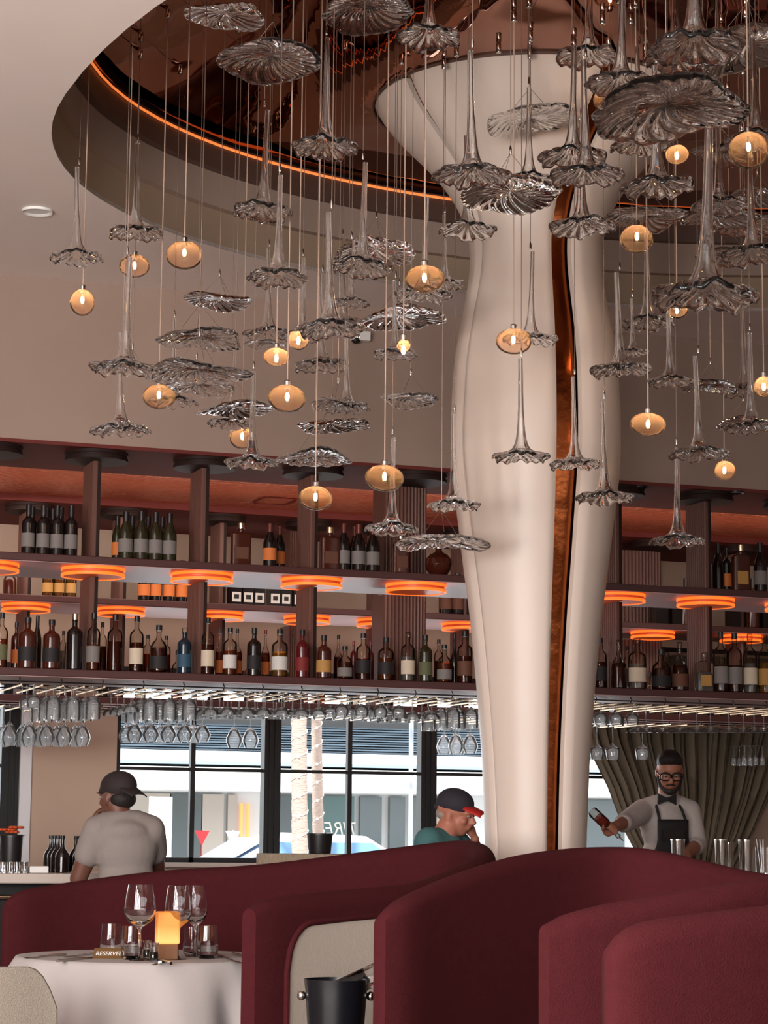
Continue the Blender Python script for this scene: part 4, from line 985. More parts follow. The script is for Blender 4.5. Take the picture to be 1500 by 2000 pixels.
# cutlery
def cutlery(kind, a, b, label):
    A, Bp = atZ(a[0], a[1], ZC + .001), atZ(b[0], b[1], ZC + .001); d = (Bp - A); L_ = d.length; t = thing(kind, label, kind, A, 'cutlery on the set table', rz=math.atan2(d.y, d.x))
    if kind == 'knife':
        put('handle', MB().box(0, L_ * .45, -.006, .006, 0, .008), M['steel'], t); put('blade', MB().slab([(L_ * .451, -.006), (L_ * .95, -.011), (L_, .003), (L_ * .95, .009), (L_ * .451, .006)], .001, .0035), M['steel'], t)
    else:
        put('handle', MB().tube([(0, 0, .003), (L_ * .3, 0, .006), (L_ * .7, 0, .003)], [.006, .004, .003], 8), M['steel'], t, smooth=True)
        m_ = MB().slab([(L_ * .7, -.004), (L_ * .78, -.011), (L_ * .84, -.011), (L_ * .84, .011), (L_ * .78, .011), (L_ * .7, .004)], .0005, .003)
        for y in (-.009, -.003, .003, .009): m_.box(L_ * .84, L_, y - .0013, y + .0013, .0005, .003)
        put('tines', m_, M['steel'], t)
cutlery('fork', (128, 1866), (52, 1872), 'fork lying at the far left edge of the cloth')
cutlery('fork', (205, 1862), (128, 1870), 'fork left of the reserved sign')
cutlery('knife', (112, 1879), (222, 1866), 'dark-lit knife in front of the reserved sign')
cutlery('fork', (334, 1883), (279, 1872), 'fork in front of the condiment jars')
cutlery('knife', (322, 1878), (300, 1886), 'short knife beside the middle fork')
cutlery('fork', (420, 1866), (470, 1882), 'fork at the right of the cloth')
cutlery('knife', (455, 1864), (500, 1878), 'knife at the far right of the cloth, partly behind the booth')
# cream chair, bottom left
def chair():
    p = atD(-30, 1885, 7.6); t = thing('dining_chair', 'cream upholstered dining chair at bottom left in front of the table', 'chair', (p.x, p.y, 0), rz=-YAW + R(8)); zt = p.z
    def back(u, v, o):
        a = -1 + 2 * u; c = max(0, abs(a) - .55) / .45; h = (zt - .42) * (v) ; ztop = zt - .14 * c ** 2.4
        z = .42 + (ztop - .42) * v; return (a * .255 * (1 - .03 * v), -.05 * (1 - a * a) - .05 * v + o + (.0 if 0 < v < 1 else 0), z)
    mb = MB(); n, m = 20, 14; v = []; f = []
    for o in (-.025, .025):
        for i in range(n + 1):
            for j in range(m + 1): v.append(back(i / n, j / m, o))
    q = (n + 1) * (m + 1)
    for i in range(n):
        for j in range(m):
            a = i * (m + 1) + j; f += [(a, a + m + 1, a + m + 2, a + 1), (q + a, q + a + 1, q + a + m + 2, q + a + m + 1)]
        f += [(i * (m + 1) + m, (i + 1) * (m + 1) + m, q + (i + 1) * (m + 1) + m, q + i * (m + 1) + m), (i * (m + 1), q + i * (m + 1), q + (i + 1) * (m + 1), (i + 1) * (m + 1))]
    for j in range(m): f += [(j, j + 1, q + j + 1, q + j), (n * (m + 1) + j, q + n * (m + 1) + j, q + n * (m + 1) + j + 1, n * (m + 1) + j + 1)]
    bevel(put('backrest', mb.add(v, f), mat('cream_weave', (132, 123, 111), .85, bump=.5, bscale=220), t, smooth=True, angle=50), .018, 4)
    bevel(put('seat', MB().box(-.25, .25, .0, .46, .40, .48), M['creamfab'], t), .03, 3)
    for sx in (-1, 1):
        for y in (.02, .42): put('leg', MB().cyl((sx * .2, y, 0), (sx * .22, y, .40), .014, .02), M['postdark'], t)
chair()
# ice bucket on its stand
p = atD(657, 1912, 7.45); k = 7.45 / F; zt = p.z; r = 62 * k
t = thing('ice_bucket', 'black ice bucket with round chrome knobs in front of the cream booth panel', 'bucket', (p.x, p.y, zt - .24))
put('bucket_body', MB().lathe([(0, 0), (r * .82, 0), (r * .84, .01), (r * .97, .2), (r * 1.0, .225), (r * 1.02, .24), (r * .97, .24), (r * .92, .2), (r * .8, .012), (0, .012)], 48), mat('black_lacquer', (16, 17, 22), .3), t, smooth=True)
for s_ in (-1, 1):
    a = -YAW + (PI if s_ < 0 else 0)
    kb = put('knob', MB().ell((r * 1.09 * cos(a), r * 1.09 * sin(a), .185), (.016, .016, .016)).cyl((r * .94 * cos(a), r * .94 * sin(a), .185), (r * 1.08 * cos(a), r * 1.08 * sin(a), .185), .006), M['steel'], t, smooth=True)
    kb['label'] = 'chrome knob'
bo = thing('bottle', 'clear bottle end tilting out of the black ice bucket', 'bottle', (p.x - .03, p.y - .01, zt - .055)); bo.rotation_euler = (R(6), R(66), 0)
put('glass_body', MB().lathe([(0, 0), (.034, 0), (.037, .01), (.037, .20), (.03, .215), (.0, .218)], 32), M['thin'], bo, smooth=True); put('base_band', MB().lathe([(.0373, .19), (.0378, .19), (.0378, .205), (.0373, .205)], 24, closed=True), M['steel'], bo, smooth=True)
t = thing('bucket_stand', 'slim black stand carrying the ice bucket', 'stand', (p.x, p.y, 0))
put('tray', MB().lathe([(0, zt - .255), (r * .9, zt - .255), (r * .9, zt - .241), (0, zt - .241)], 32), M['black'], t); put('stem', MB().cyl((0, 0, .015), (0, 0, zt - .255), .013), M['black'], t, smooth=True); put('foot', MB().lathe([(0, 0), (.14, 0), (.14, .01), (0, .016)], 32), M['black'], t)

# ================================================================= BAR COUNTER
ZK = 1.04
t = thing('bar_counter', 'long dark bar counter with pale top behind the booths', 'counter', (0, 0, 0))
bevel(put('countertop', MB().box(-1.5, 9.6, 11.36, 12.06, ZK - .05, ZK), mat('pale_stone', (196, 184, 174), .25, var=.08), t), .008)
put('front_panel', MB().box(-1.5, 9.6, 11.55, 11.95, 0, ZK - .051), M['black'], t); put('brass_rail', MB().cyl((-1.5, 11.50, ZK - .12), (9.6, 11.50, ZK - .12), .012, n=12), M['brass'], t, smooth=True)
t = thing('bar_counter', 'rear bar counter under the windows', 'counter', (0, 0, 0))
put('countertop', MB().box(-1.5, 9.6, 14.5, 15.1, .94, .98), M['white'], t); put('front_panel', MB().box(-1.5, 9.6, 14.56, 15.06, 0, .939), M['black'], t)
def bb(px, w, topy, botY, kind, glass, liq, lab, cap, label, group, name=None, cat='bottle'):
    P = atY(px, topy, botY); k = math.hypot(P.x, botY) / F; h = P.z - ZK
    o = bottle(kind, P.x, botY, ZK + .001, w / 2 * k, h, glass, liq, lab, cap, label, group, cat=cat)
    return o
for i, (px, y) in enumerate(((100, 11.86), (107, 11.78), (114, 11.70), (123, 11.60))): bb(px, 27, 1632, y, 'long', M['gdark'], None, None, 'black', 'black bud bottle left of the seated man, %s of four' % ('rearmost', 'third from the front', 'second from the front', 'front')[i], 'black bud bottles on the counter')
for i, (px, y) in enumerate(((149, 11.78), (157, 11.68))): bb(px, 27, 1633, y, 'long', M['gdark'], None, None, 'black', 'black bud bottle by the seated man\'s elbow, %s of two' % ('rear', 'front')[i], 'black bud bottles on the counter')
def pot(px, w, topy, y, base, m, label, cat, name, taper=.8, group=None, rim=True):
    P = atY(px, topy, y); k = math.hypot(P.x, y) / F; r = w / 2 * k; h = P.z - base
    t = thing(name, label, cat, (P.x, y, base + .001), group)
    put('vessel', MB().lathe([(0, 0), (r * taper, 0), (r * (taper + .02), .006), (r, h), (r * .95, h), (r * (taper - .03), .012), (0, .012)], 36), m, t, smooth=True, angle=50)
    if rim: put('rim', MB().lathe([(r * .96, h - .006), (r * 1.04, h - .006), (r * 1.04, h + .003), (r * .96, h + .003)], 36, closed=True), m, t, smooth=True)
    return t, r, h
t, r, h = pot(23, 44, 1633, 11.7, ZK, M['black'], 'black pot of orange flowers on the counter at far left', 'pot', 'flower_pot')
flm = mat('orange_petals', (206, 86, 40), .6); gm = mat('dark_leaves', (48, 52, 34), .6)
for i in range(9):
    a = i * 2.4; rr = r * (.2 + .7 * ((i * 5) % 7) / 7); mb = MB()
    for j in range(5):
        b = j * 1.257; mb.ell((rr * cos(a) + .016 * cos(b), rr * sin(a) + .016 * sin(b), h + .02 + .012 * (i % 3)), (.013, .013, .007), 8, 6)
    put('flower', mb, flm, t, smooth=True)
    put('leaf', MB().ell((rr * cos(a + .5) * 1.1, rr * sin(a + .5) * 1.1, h + .004), (.03, .012, .004), 10, 6), gm, t, smooth=True)
for i, px in enumerate((6, 20, 34, 48)):
    P = atY(px, 1684, 11.46); k = math.hypot(P.x, 11.46) / F; r = 6.4 * k; h = P.z - ZK
    o = put('tumbler', MB().lathe([(0, 0), (r, 0), (r * 1.03, h), (r * .94, h), (r * .9, .008), (0, .008)], 16, fn=lambda a, i: (.0015 * sin(8 * a + i * 2), 0)), M['thin'], None, (P.x, 11.46, ZK + .001), smooth=True)
    tag(o, 'small cut glass tumbler on the counter at far left, %s from the left' % ORD[i], 'glass', 'cut-glass tumblers on the counter')
P = atY(74, 1692, 11.5); bevel(tag(put('napkin_box', MB().box(-.048, .048, -.04, .04, 0, P.z - ZK), M['white'], None, (P.x, 11.5, ZK + .001)), 'low white napkin box on the counter beside the black bud bottles', 'box'), .004)
# wicker tray + bucket
P0, P1 = atY(514, 1667, 11.8), atY(690, 1667, 11.8)
wk = mat('wicker', (176, 158, 136), .8, var=.4, vscale=50, bump=.8, bscale=70, stretch=(6, 1, .6))
o = bevel(put('wicker_box', MB().box(0, P1.x - P0.x, -.13, .13, 0, P0.z - ZK), wk, None, (P0.x, 11.8, ZK + .001)), .006); tag(o, 'long low wicker box on the counter under the black bucket', 'box')
pot(625, 50, 1629, 11.8, P0.z + .001, M['black'], 'black ice bucket standing on the wicker box by the window', 'bucket', 'ice_bucket', .84)
P = atY(933, 1638, 11.62); tag(put('tumbler', MB().lathe([(0, 0), (.02, 0), (.025, P.z - ZK), (.0235, P.z - ZK), (.019, .008), (0, .008)], 20), M['thin'], None, (P.x, 11.62, ZK + .001), smooth=True), 'small glass on the counter by the man in teal', 'glass')
# steel bar tools at right
for i, (px, w, ty, y) in enumerate(((1324, 27, 1640, 11.7), (1408, 25, 1640, 11.72), (1457, 30, 1641, 11.62), (1423, 20, 1646, 11.86))):
    pot(px, w, ty, y, ZK, M['steel'], 'polished steel shaker cup on the counter, %s' % ('in front of the bartender', 'second from the left', 'rightmost and largest', 'small one between the two big ones')[i], 'shaker', 'shaker_cup', .8, 'steel shaker cups on the counter')
P = atY(1488, 1664, 11.6); k = math.hypot(P.x, 11.6) / F; t, r, h = pot(1488, 26, 1655, 11.6, ZK, M['thin'], 'diamond-cut mixing glass of bar spoons at the right edge', 'mixing glass', 'mixing_glass', .95, None, False)
for i in range(3): put('bar_spoon', MB().cyl((-.01 + .01 * i, 0, .014), (-.03 + .022 * i, .01, h + .045), .003, n=6), M['steel'], t)
P = atY(1352, 1672, 11.56)
for i, (px, h) in enumerate(((1352, .05), (1378, .045), (1390, .05))):
    P = atY(px, 1690, 11.5); o = bevel(put('coaster_stack', MB().box(-.04, .04, -.04, .04, 0, h), mat('tan_card_%s' % 'abc'[i], (170 - 20 * i, 128, 96), .7), None, (P.x, 11.5 + .1 * (i % 2), ZK + .001)), .004); tag(o, 'small tan card stack on the counter near the shakers, %s' % ('left', 'middle', 'right')[i], 'box', 'card stacks on the counter')

# ================================================================= CURTAIN
def curtain():
    y0 = 15.3; n, m = 150, 36; mb = MB()
    ztop, zb = 2.62, .98
    L_ = [(2.62, 1098), (1.95, 1146), (1.62, 1190), (1.3, 1222), (.98, 1268)]; Rr = [(2.62, 1590), (1.95, 1540), (1.55, 1500), (1.3, 1470), (.98, 1424)]
    def edge(T, z):
        for (a, p), (b, q) in zip(T, T[1:]):
            if b <= z <= a: return p + (q - p) * (a - z) / (a - b)
        return T[-1][1]
    def fn(u, v):
        z = ztop + (zb - ztop) * v; a = atY(edge(L_, z), 1600, y0).x; b = atY(edge(Rr, z), 1600, y0).x
        g = 1 - .45 * v; w = sin(2 * PI * 19 * u + 1.5 * sin(5 * u)) * .5 + .5 * sin(2 * PI * 31 * u + 2 * v)
        return (a + (b - a) * u, y0 + .075 * w * (.6 + .4 * g), z)
    return mb.grid(fn, n, m)
cu = put('curtain', curtain(), mat('olive_velvet_curtain', (100, 88, 72), .85), None, smooth=True, angle=80); tag(cu, 'long olive curtain swept aside behind the bartender', 'curtain')
sm = cu.modifiers.new('thick', 'SOLIDIFY'); sm.thickness = .006
x0, x1 = atY(1262, 1600, 15.3).x, atY(1430, 1600, 15.3).x
zz = MB().tube([(x0 - .02, 15.28, .95), ((x0 + x1) / 2, 15.16, .97), (x1 + .02, 15.28, .95)], .02, 8); tag(put('curtain_tie', zz, M['velvet'], None, smooth=True), 'dark tie gathering the olive curtain', 'tie')
struct('trim_10', MB().cyl((atY(1080, 1600, 15.3).x, 15.3, 2.66), (atY(1620, 1600, 15.3).x, 15.3, 2.66), .018), M['black'])

# ================================================================= STREET
struct('ground', MB().box(-30, 70, 16.3, 90, -.32, -.2), mat('street_asphalt', (150, 148, 146), .9, var=.1))
YF = 34.0
whitef = mat('white_facade', (228, 230, 232), .8); greyf = mat('shop_glass', (96, 106, 110), .15, spec=.6); louv = mat('blue_grey_louvre', (120, 136, 150), .6); stone = mat('pale_stone_facade', (190, 180, 172), .8)
def zz_(y): return atY(560, y, YF).z
t = thing('shop_building', 'white shop building across the street with louvred band and grey windows', 'building', (0, YF, 0))
Xa, Xb = 2, 34
put('facade', MB().box(Xa, Xb, .3, 6, -.2, 9), whitef, t)
put('upper_band', MB().box(Xa, Xb, -.9, .3, zz_(1402), 6), whitef, t)
mb = MB()
for i in range(11):
    z = zz_(1470) + (zz_(1418) - zz_(1470)) * i / 11; mb.box(Xa, Xb, -.35 - .05 * (i % 2), .28, z, z + .022)
put('louvre_band', mb, louv, t); put('lintel', MB().box(Xa, Xb, -.5, .29, zz_(1493), zz_(1472)), whitef, t)
put('canopy', MB().box(Xa, Xb, -1.3, .29, zz_(1549), zz_(1506)), whitef, t); put('canopy_trim', MB().box(Xa, Xb, -1.0, .29, zz_(1500), zz_(1494)), louv, t)
SH = [(-40, 55, greyf, 0), (252, 338, stone, 0), (340, 400, greyf, 0), (402, 444, stone, 0), (452, 470, stone, 0), (545, 604, greyf, 0), (606, 700, mat('teal_shop_glass', (84, 112, 112), .15), 1), (712, 754, greyf, 0), (770, 800, greyf, 0), (812, 842, greyf, 0), (850, 905, stone, 0), (1145, 1230, greyf, 0)]
for a, b, m_, txt in SH:
    A, B_ = atY(a, 1600, YF).x, atY(b, 1600, YF).x; f_ = put('shop_window', MB().box(A, B_, .2, .29, .55, zz_(1553)), m_, t)
    if txt: text_part('TIREX', .28, ((A + B_) / 2 + .1, .19, zz_(1618)), (PI / 2, 0, 0), M['white'], f_, mirror=True)
A = atY(292, 1600, 31).x; B_ = atY(336, 1600, 31).x
o = thing('sign_board', 'tall blank white board on the pavement behind the seated man', 'sign', (A, 31, 0)); put('board', MB().box(0, B_ - A, 0, .05, -.2, atY(300, 1556, 31).z), mat('board_white', (232, 232, 236), .6), o)
for i, px in enumerate((480, 493)):
    P = atY(px, 1602, YF - .05); tag(put('wall_lamp', MB().lathe([(0, -.26), (.028, -.26), (.028, .26), (0, .26)], 12), mat('warm_lamp_%s' % 'ab'[i], (255, 190, 120), emit=(255, 140, 70), es=.7), None, (P.x, YF + .2, P.z), smooth=True), 'tall warm lamp beside the shop door across the street, %s' % ('left', 'right')[i], 'lamp', 'warm lamps by the shop door')
# palms with string lights
bark = mat('palm_bark', (176, 156, 146), .9, var=.25, vscale=14, bump=.8, bscale=18, stretch=(1, 1, 5))
for i, (px, w, y, lean) in enumerate(((586, 29, 19.5, -.10), (622, 20, 21.5, -.14))):
    P = atY(px, 1600, y); k = math.hypot(P.x, y) / F; r = w / 2 * k
    t = thing('palm_tree', 'palm trunk wrapped in string lights outside the middle window, %s' % ('the thicker left one', 'the thinner right one')[i], 'palm tree', (P.x, y, -.2), 'palm trunks outside')
    pts = [(lean * (1 - z / 3.2) * -.35 if 0 else lean * (1.4 - z) * .22 * -1, 0, z) for z in [j * .08 for j in range(70)]]
    put('trunk', MB().tube(pts, [r * (1.12 - .004 * j + .06 * (j % 2)) for j in range(70)], 16), bark, t, smooth=True)
    hel = []; lights = MB()
    for j in range(360):
        z = .4 + j * .012; a = j * .42; q = pts[min(69, int(z / .08))]; hel.append((q[0] + (r * 1.1) * cos(a), (r * 1.1) * sin(a), z))
        if j % 5 == 0: lights.ell(hel[-1], (.013, .013, .013), 6, 4)
    s_ = put('string_cable', MB().tube(hel, .003, 4), M['white'], t); put('light_bulbs', lights, mat('string_bulb_%s' % 'ab'[i], (255, 250, 240), emit=(255, 240, 220), es=2.0), s_)
    fr = MB()
    for j in range(14):
        a = j * 2 * PI / 14; pp = []
        for q in range(9): u = q / 8; pp.append((pts[-1][0] + 1.9 * u * cos(a), 1.9 * u * sin(a), 5.5 + .7 * sin(PI * u * .9) - .9 * u * u))
        fr.tube(pp, [.05 * (1 - q / 9) + .01 for q in range(9)], 5)
    put('fronds', fr, mat('palm_green_%s' % 'ab'[i], (96, 112, 70), .7), t, smooth=True)
P = atY(802, 1600, 22); tag(put('street_pole', MB().cyl((0, 0, -.2), (0, 0, 6), .024, n=16).cyl((0, 0, -.2), (0, 0, -.1), .08, n=16), mat('grey_pole', (176, 184, 196), .5), None, (P.x, 22, 0), smooth=True), 'slim grey pole on the pavement outside the third pane', 'pole')
def car(px, y, col, label, L_=4.3, flip=1):
    P = atY(px, 1640, y); t = thing('car', label, 'car', (P.x, y, -.2), 'parked cars')
    prof = [(0, .35), (.02, .62), (.25, .78), (1.0, .92), (1.22, .96), (1.95, 1.38), (2.3, 1.45), (3.1, 1.43), (3.75, 1.05), (4.2, .98), (4.3, .7), (4.28, .35)]
    secs = [(-.86, .86, 0), (-.80, .97, 0), (-.62, 1.0, 0), (0, 1.012, 0), (.62, 1.0, 0), (.80, .97, 0), (.86, .86, 0)]
    v = []; f = []; n = len(prof)
    for yy, s, _ in secs:
        for x, z in prof: v.append((x * flip, yy * (1 if z < 1.0 else .84), .35 + (z - .35) * s))
    for i in range(len(secs) - 1):
        for k_ in range(n): f.append((i * n + k_, i * n + (k_ + 1) % n, (i + 1) * n + (k_ + 1) % n, (i + 1) * n + k_))
    f += [tuple(range(n))[::-1], tuple((len(secs) - 1) * n + k_ for k_ in range(n))]
    put('body', MB().add(v, f), col, t, smooth=True, angle=30)
    gl = mat('car_glass', (110, 150, 186), .08, spec=.8)
    put('windscreen', MB().grid(lambda u, w_: ((1.24 + .70 * u) * flip, -.66 + 1.32 * w_, 1.005 + .40 * u), 4, 4), gl, t); put('side_window', MB().slab([(0, 0)] * 3, 0, 0) if 0 else MB().add([((1.4) * flip, -.782, 1.0), (3.55 * flip, -.782, 1.03), (3.1 * flip, -.73, 1.36), (2.05 * flip, -.73, 1.36)], [(0, 1, 2, 3)]), gl, t)
    for x in (.82, 3.45):
        for s_ in (-1, 1): put('wheel', MB().cyl((x * flip, s_ * .72, .33), (x * flip, s_ * .88, .33), .33, n=28), M['black'], t, smooth=True, angle=40)
car(150, 24, mat('silver_blue_paint', (196, 208, 222), .25), 'silver-blue car parked in the street behind the left window')
car(1060, 28, mat('white_paint', (226, 226, 228), .25), 'white car parked in the street, mostly hidden by the column')
P0 = atY(395, 1636, 29)
for i, (dx, c) in enumerate(((0, (206, 34, 40)), (.42, (226, 226, 228)))):
    tag(put('pennant', MB().add([(-.1, 0, .09), (.1, 0, .09), (0, 0, -.1), (-.1, .02, .09), (.1, .02, .09), (0, .02, -.1)], [(0, 1, 2), (5, 4, 3), (0, 3, 4, 1), (1, 4, 5, 2), (2, 5, 3, 0)]).cyl((0, .01, -1.4), (0, .01, .1), .008), mat('pennant_cloth_%s' % 'ab'[i], c, .7), None, (P0.x + dx, 29, P0.z)), '%s pennant above the parked car' % ('red', 'white')[i], 'flag')

# small fittings high on the bulkhead and in the copper ceiling
P = atY(708, 655, 12.04); t = thing('security_camera', 'small white security camera high on the plaster wall above the wide post', 'camera', (P.x, 12.1, P.z))
bevel(put('housing', MB().box(-.055, .055, -.05, -.001, -.025, .03), M['white'], t), .004); put('dome', MB().ell((-.03, -.03, -.026), (.026, .026, .02), 16, 10), M['black'], t, smooth=True)
A, B_ = atZ(503, 977, 3.425), atZ(580, 977, 3.425); pts = []
for k in range(40):
    a = 2 * PI * k / 39; pts.append(((A.x + B_.x) / 2 + (B_.x - A.x) / 2 * math.copysign(abs(cos(a)) ** .35, cos(a)), A.y + .16 * math.copysign(abs(sin(a)) ** .5, sin(a)), 3.424))
tag(put('access_panel', MB().tube(pts, .006, 6), M['soffit'], None, smooth=True), 'rounded access panel outline in the copper ceiling between the third and fourth posts', 'ceiling panel')
# ================================================================= PEOPLE
SK1 = mat('brown_skin', (104, 66, 52), .5, var=.06); SK2 = mat('tanned_skin', (176, 112, 90), .5, var=.08); SK3 = mat('warm_skin', (160, 104, 82), .5, var=.06)
GREYT = mat('grey_tshirt', (140, 130, 125), .9, bump=.3, bscale=30); TEAL = mat('teal_tshirt', (70, 112, 112), .9, bump=.3, bscale=30); WSH = mat('white_shirt', (182, 171, 166), .8, bump=.35, bscale=26)
DARK = mat('dark_trousers', (38, 36, 40), .8); CAPB = mat('black_cap_cloth', (42, 32, 32), .8); CAPN = mat('navy_cap_cloth', (44, 40, 50), .8); REDB = mat('red_brim', (190, 44, 40), .6)
HAIR = mat('dark_hair', (30, 22, 20), .6, bump=.6, bscale=120); APR = mat('black_apron', (30, 26, 28), .7); LENS = mat('spectacle_frame', (18, 16, 16), .3); EYEW = mat('eye_white', (150, 134, 124), .4); LIP = mat('lips', (140, 78, 68), .5)
class Flesh(MB):
    def limb(s, pts, rad, n=16):
        pts = [Vector(p) for p in pts]
        for (a, b), (ra, rb) in zip(zip(pts, pts[1:]), zip(rad, rad[1:])): s.cyl(a, b, ra, rb, n)
        for p, r in zip(pts, rad): s.ell(p, (r, r, r), 14, 10)
        return s
def fleshy(name, mb, m, parent, root, vox=.008, it=6):
    me = mb.mesh(name); me.transform(Matrix.Translation(-Vector(root)))
    o = put(name, me, m, parent)
    r = o.modifiers.new('skin', 'REMESH'); r.mode = 'VOXEL'; r.voxel_size = vox; r.use_smooth_shade = True
    q = o.modifiers.new('soft', 'SMOOTH'); q.factor = .5; q.iterations = it
    return o
def solid(name, mb, m, parent, root, smooth=True, angle=45):
    me = mb.mesh(name, smooth, angle); me.transform(Matrix.Translation(-Vector(root))); return put(name, me, m, parent)
def head_frame(yaw, pitch=0, roll=0):     # yaw: direction the face looks, measured in the floor plane; local +X forward, +Y left, +Z up
    return Matrix.Rotation(yaw, 3, 'Z') @ Matrix.Rotation(pitch, 3, 'Y') @ Matrix.Rotation(roll, 3, 'X')
def head(mb, c, M3, s=1.0):
    P = lambda x, y, z: Vector(c) + M3 @ Vector((x * s, y * s, z * s))
    E = lambda x, y, z, a, b, d: mb.ell(P(x, y, z), (a * s, b * s, d * s), 22, 14, M3)
    E(-.012, 0, .03, .094, .074, .088); E(.028, 0, -.03, .058, .058, .078); E(.045, 0, -.075, .032, .034, .028)   # skull, face, chin
    E(.078, 0, .022, .02, .05, .014); mb.limb([P(.086, 0, .018), P(.108, 0, -.022)], [.008 * s, .014 * s]); E(.097, .01, -.028, .01, .009, .008); E(.097, -.01, -.028, .01, .009, .008)
    E(.062, .038, -.02, .022, .02, .02); E(.062, -.038, -.02, .022, .02, .02); E(.082, 0, -.052, .014, .024, .006); E(.081, 0, -.061, .014, .02, .006)
    for y in (1, -1): E(-.008, .077 * y, -.008, .018, .008, .031); E(.004, .074 * y, -.022, .01, .006, .012)
    return P
def hand(mb, wrist, palm, M3, curl=.6, s=1.0, side=1):
    """palm centre, local +X along the fingers, +Y across to the thumb, +Z back of the hand"""
    P = lambda x, y, z: Vector(palm) + M3 @ Vector((x * s, y * s * side, z * s))
    mb.limb([wrist, P(-.045, 0, 0)], [.026 * s, .024 * s]); mb.ell(P(0, 0, 0), (.048 * s, .040 * s, .016 * s), 18, 12, M3)
    for y, L_ in ((-.03, .062), (-.011, .076), (.010, .082), (.030, .074)):
        p = P(.036, y, 0); pts = [p]; ang = 0; d = L_
        for q, f_ in enumerate((.45, .32, .23)):
            ang += curl * (1.0, 1.1, .7)[q]; v = pts[-1]; pts.append(v + (M3 @ Vector((cos(ang) * d * f_ * s, 0, -sin(ang) * d * f_ * s))))
        mb.limb(pts, [.0098 * s, .0092 * s, .0085 * s, .0075 * s], 10)
    mb.limb([P(-.022, .030, -.004), P(.008, .052, -.018), P(.030, .052, -.036 * curl - .012)], [.013 * s, .011 * s, .009 * s], 10)
def eyes(P, M3, t, root, s=1.0, frames=False):
    mb = MB()
    for y in (.03, -.03): mb.ell(P(.083, y, .008), (.010 * s, .012 * s, .008 * s), 12, 8, M3)
    solid('eyes', mb, EYEW, t, root); mb = MB()
    for y in (.03, -.03): mb.ell(P(.0905, y, .006), (.004 * s, .005 * s, .005 * s), 10, 6, M3)
    solid('pupils', mb, HAIR, t, root); mb = MB()
    for y in (.032, -.032): mb.ell(P(.092, y, .030), (.006 * s, .020 * s, .004 * s), 10, 6, M3)
    solid('eyebrows', mb, HAIR, t, root)
def stool(x, y, z, label):
    t = thing('bar_stool', label, 'bar stool', (x, y, 0), 'bar stools')
    put('seat', MB().lathe([(0, z - .06), (.17, z - .06), (.185, z - .04), (.185, z - .015), (.17, z), (0, z)], 36), M['velvet'], t, smooth=True, angle=50)
    for k in range(4):
        a = PI / 4 + k * PI / 2; put('leg', MB().cyl((.2 * cos(a), .2 * sin(a), 0), (.12 * cos(a), .12 * sin(a), z - .058), .012, .014), M['black'], t, smooth=True)
    put('foot_ring', MB().lathe([(.165, .28), (.185, .28), (.185, .30), (.165, .30)], 32, closed=True), M['brass'], t, smooth=True)
def legs(mb, hip, knee_y, foot_y, foot_z, w=.1, sx=.0):
    for s in (-1, 1):
        h = Vector((hip[0] + s * w, hip[1], hip[2])); k_ = Vector((hip[0] + s * (w + .03) + sx, knee_y, hip[2] + .0)); f_ = Vector((hip[0] + s * w + sx, foot_y, foot_z + .09))
        mb.limb([h, h.lerp(k_, .5), k_, k_.lerp(f_, .45), f_], [.095, .085, .062, .06, .042])
def shoes(t, root, hip, foot_y, foot_z, w=.1, sx=0, d=1):
    for s in (-1, 1):
        c = Vector((hip[0] + s * w + sx, foot_y + .05 * d, foot_z + .035)); solid('shoe', MB().ell(c, (.045, .13, .045), 18, 12), M['black'], t, root)

# ---- seated man, seen from behind
Y0 = 11.02
def wl(px, py, dy=0): return atY(px, py, Y0 + dy)
root = Vector((wl(238, 1650).x, Y0, 0)); SZ = .74
t = thing('person', 'seated person in grey t-shirt and backwards black cap, seen from behind at the counter', 'person', root)
HY = R(118)                                # faces away and a little to the left
HM = head_frame(HY, R(6), 0); hc = wl(228, 1557, .04)
fl = Flesh(); P = head(fl, hc, HM, 1.0)
nk = wl(236, 1605, .02); fl.limb([hc + Vector((0, -.02, -.04)), nk, nk + Vector((0, 0, -.05))], [.058, .06, .065])
LS, RS = wl(190, 1622), wl(292, 1622); el = wl(153, 1716, .06); wr = wl(186, 1606, .22); pl = wl(188, 1592, .19)
fl.limb([LS, LS.lerp(el, .5), el, el.lerp(wr, .4), wr], [.062, .052, .044, .043, .028])
hand(fl, wr, pl, head_frame(HY + R(200), R(-50), R(20)), .7, .95)
el2, wr2 = wl(306, 1695, .16), wl(262, 1698, .46); fl.limb([RS, RS.lerp(el2, .5), el2, el2.lerp(wr2, .45), wr2], [.062, .054, .045, .043, .028])
hand(fl, wr2, wr2 + Vector((-.05, .05, .012)), head_frame(R(130), 0, 0), .3, .95)
b = fleshy('body', fl, SK1, t, root, .0075)
sh = Flesh(); wa = wl(238, 1745); hp = Vector((root.x, Y0, SZ + .1))
sh.ell(wl(246, 1654), (.160, .115, .17)); sh.ell(wl(246, 1720), (.143, .105, .17)); sh.ell(hp + Vector((0, 0, .06)), (.155, .12, .13)); sh.ell(wl(206, 1634), (.09, .085, .10)); sh.ell(wl(276, 1636), (.09, .085, .11))
sh.limb([wl(236, 1604), wl(205, 1614), LS], [.062, .070, .076]); sh.limb([wl(236, 1604), wl(266, 1611), RS], [.062, .074, .078]); sh.limb([LS, LS.lerp(el, .5)], [.076, .068]); sh.limb([RS, RS.lerp(el2, .55)], [.08, .072])
sh.ell(wl(244, 1625, -.02), (.13, .1, .07))
fleshy('tshirt', sh, GREYT, t, root, .009, 8)
pn = Flesh(); pn.ell(hp, (.165, .14, .11)); legs(pn, hp, Y0 + .27, Y0 + .24, .30, .095); fleshy('trousers', pn, DARK, t, root, .012)
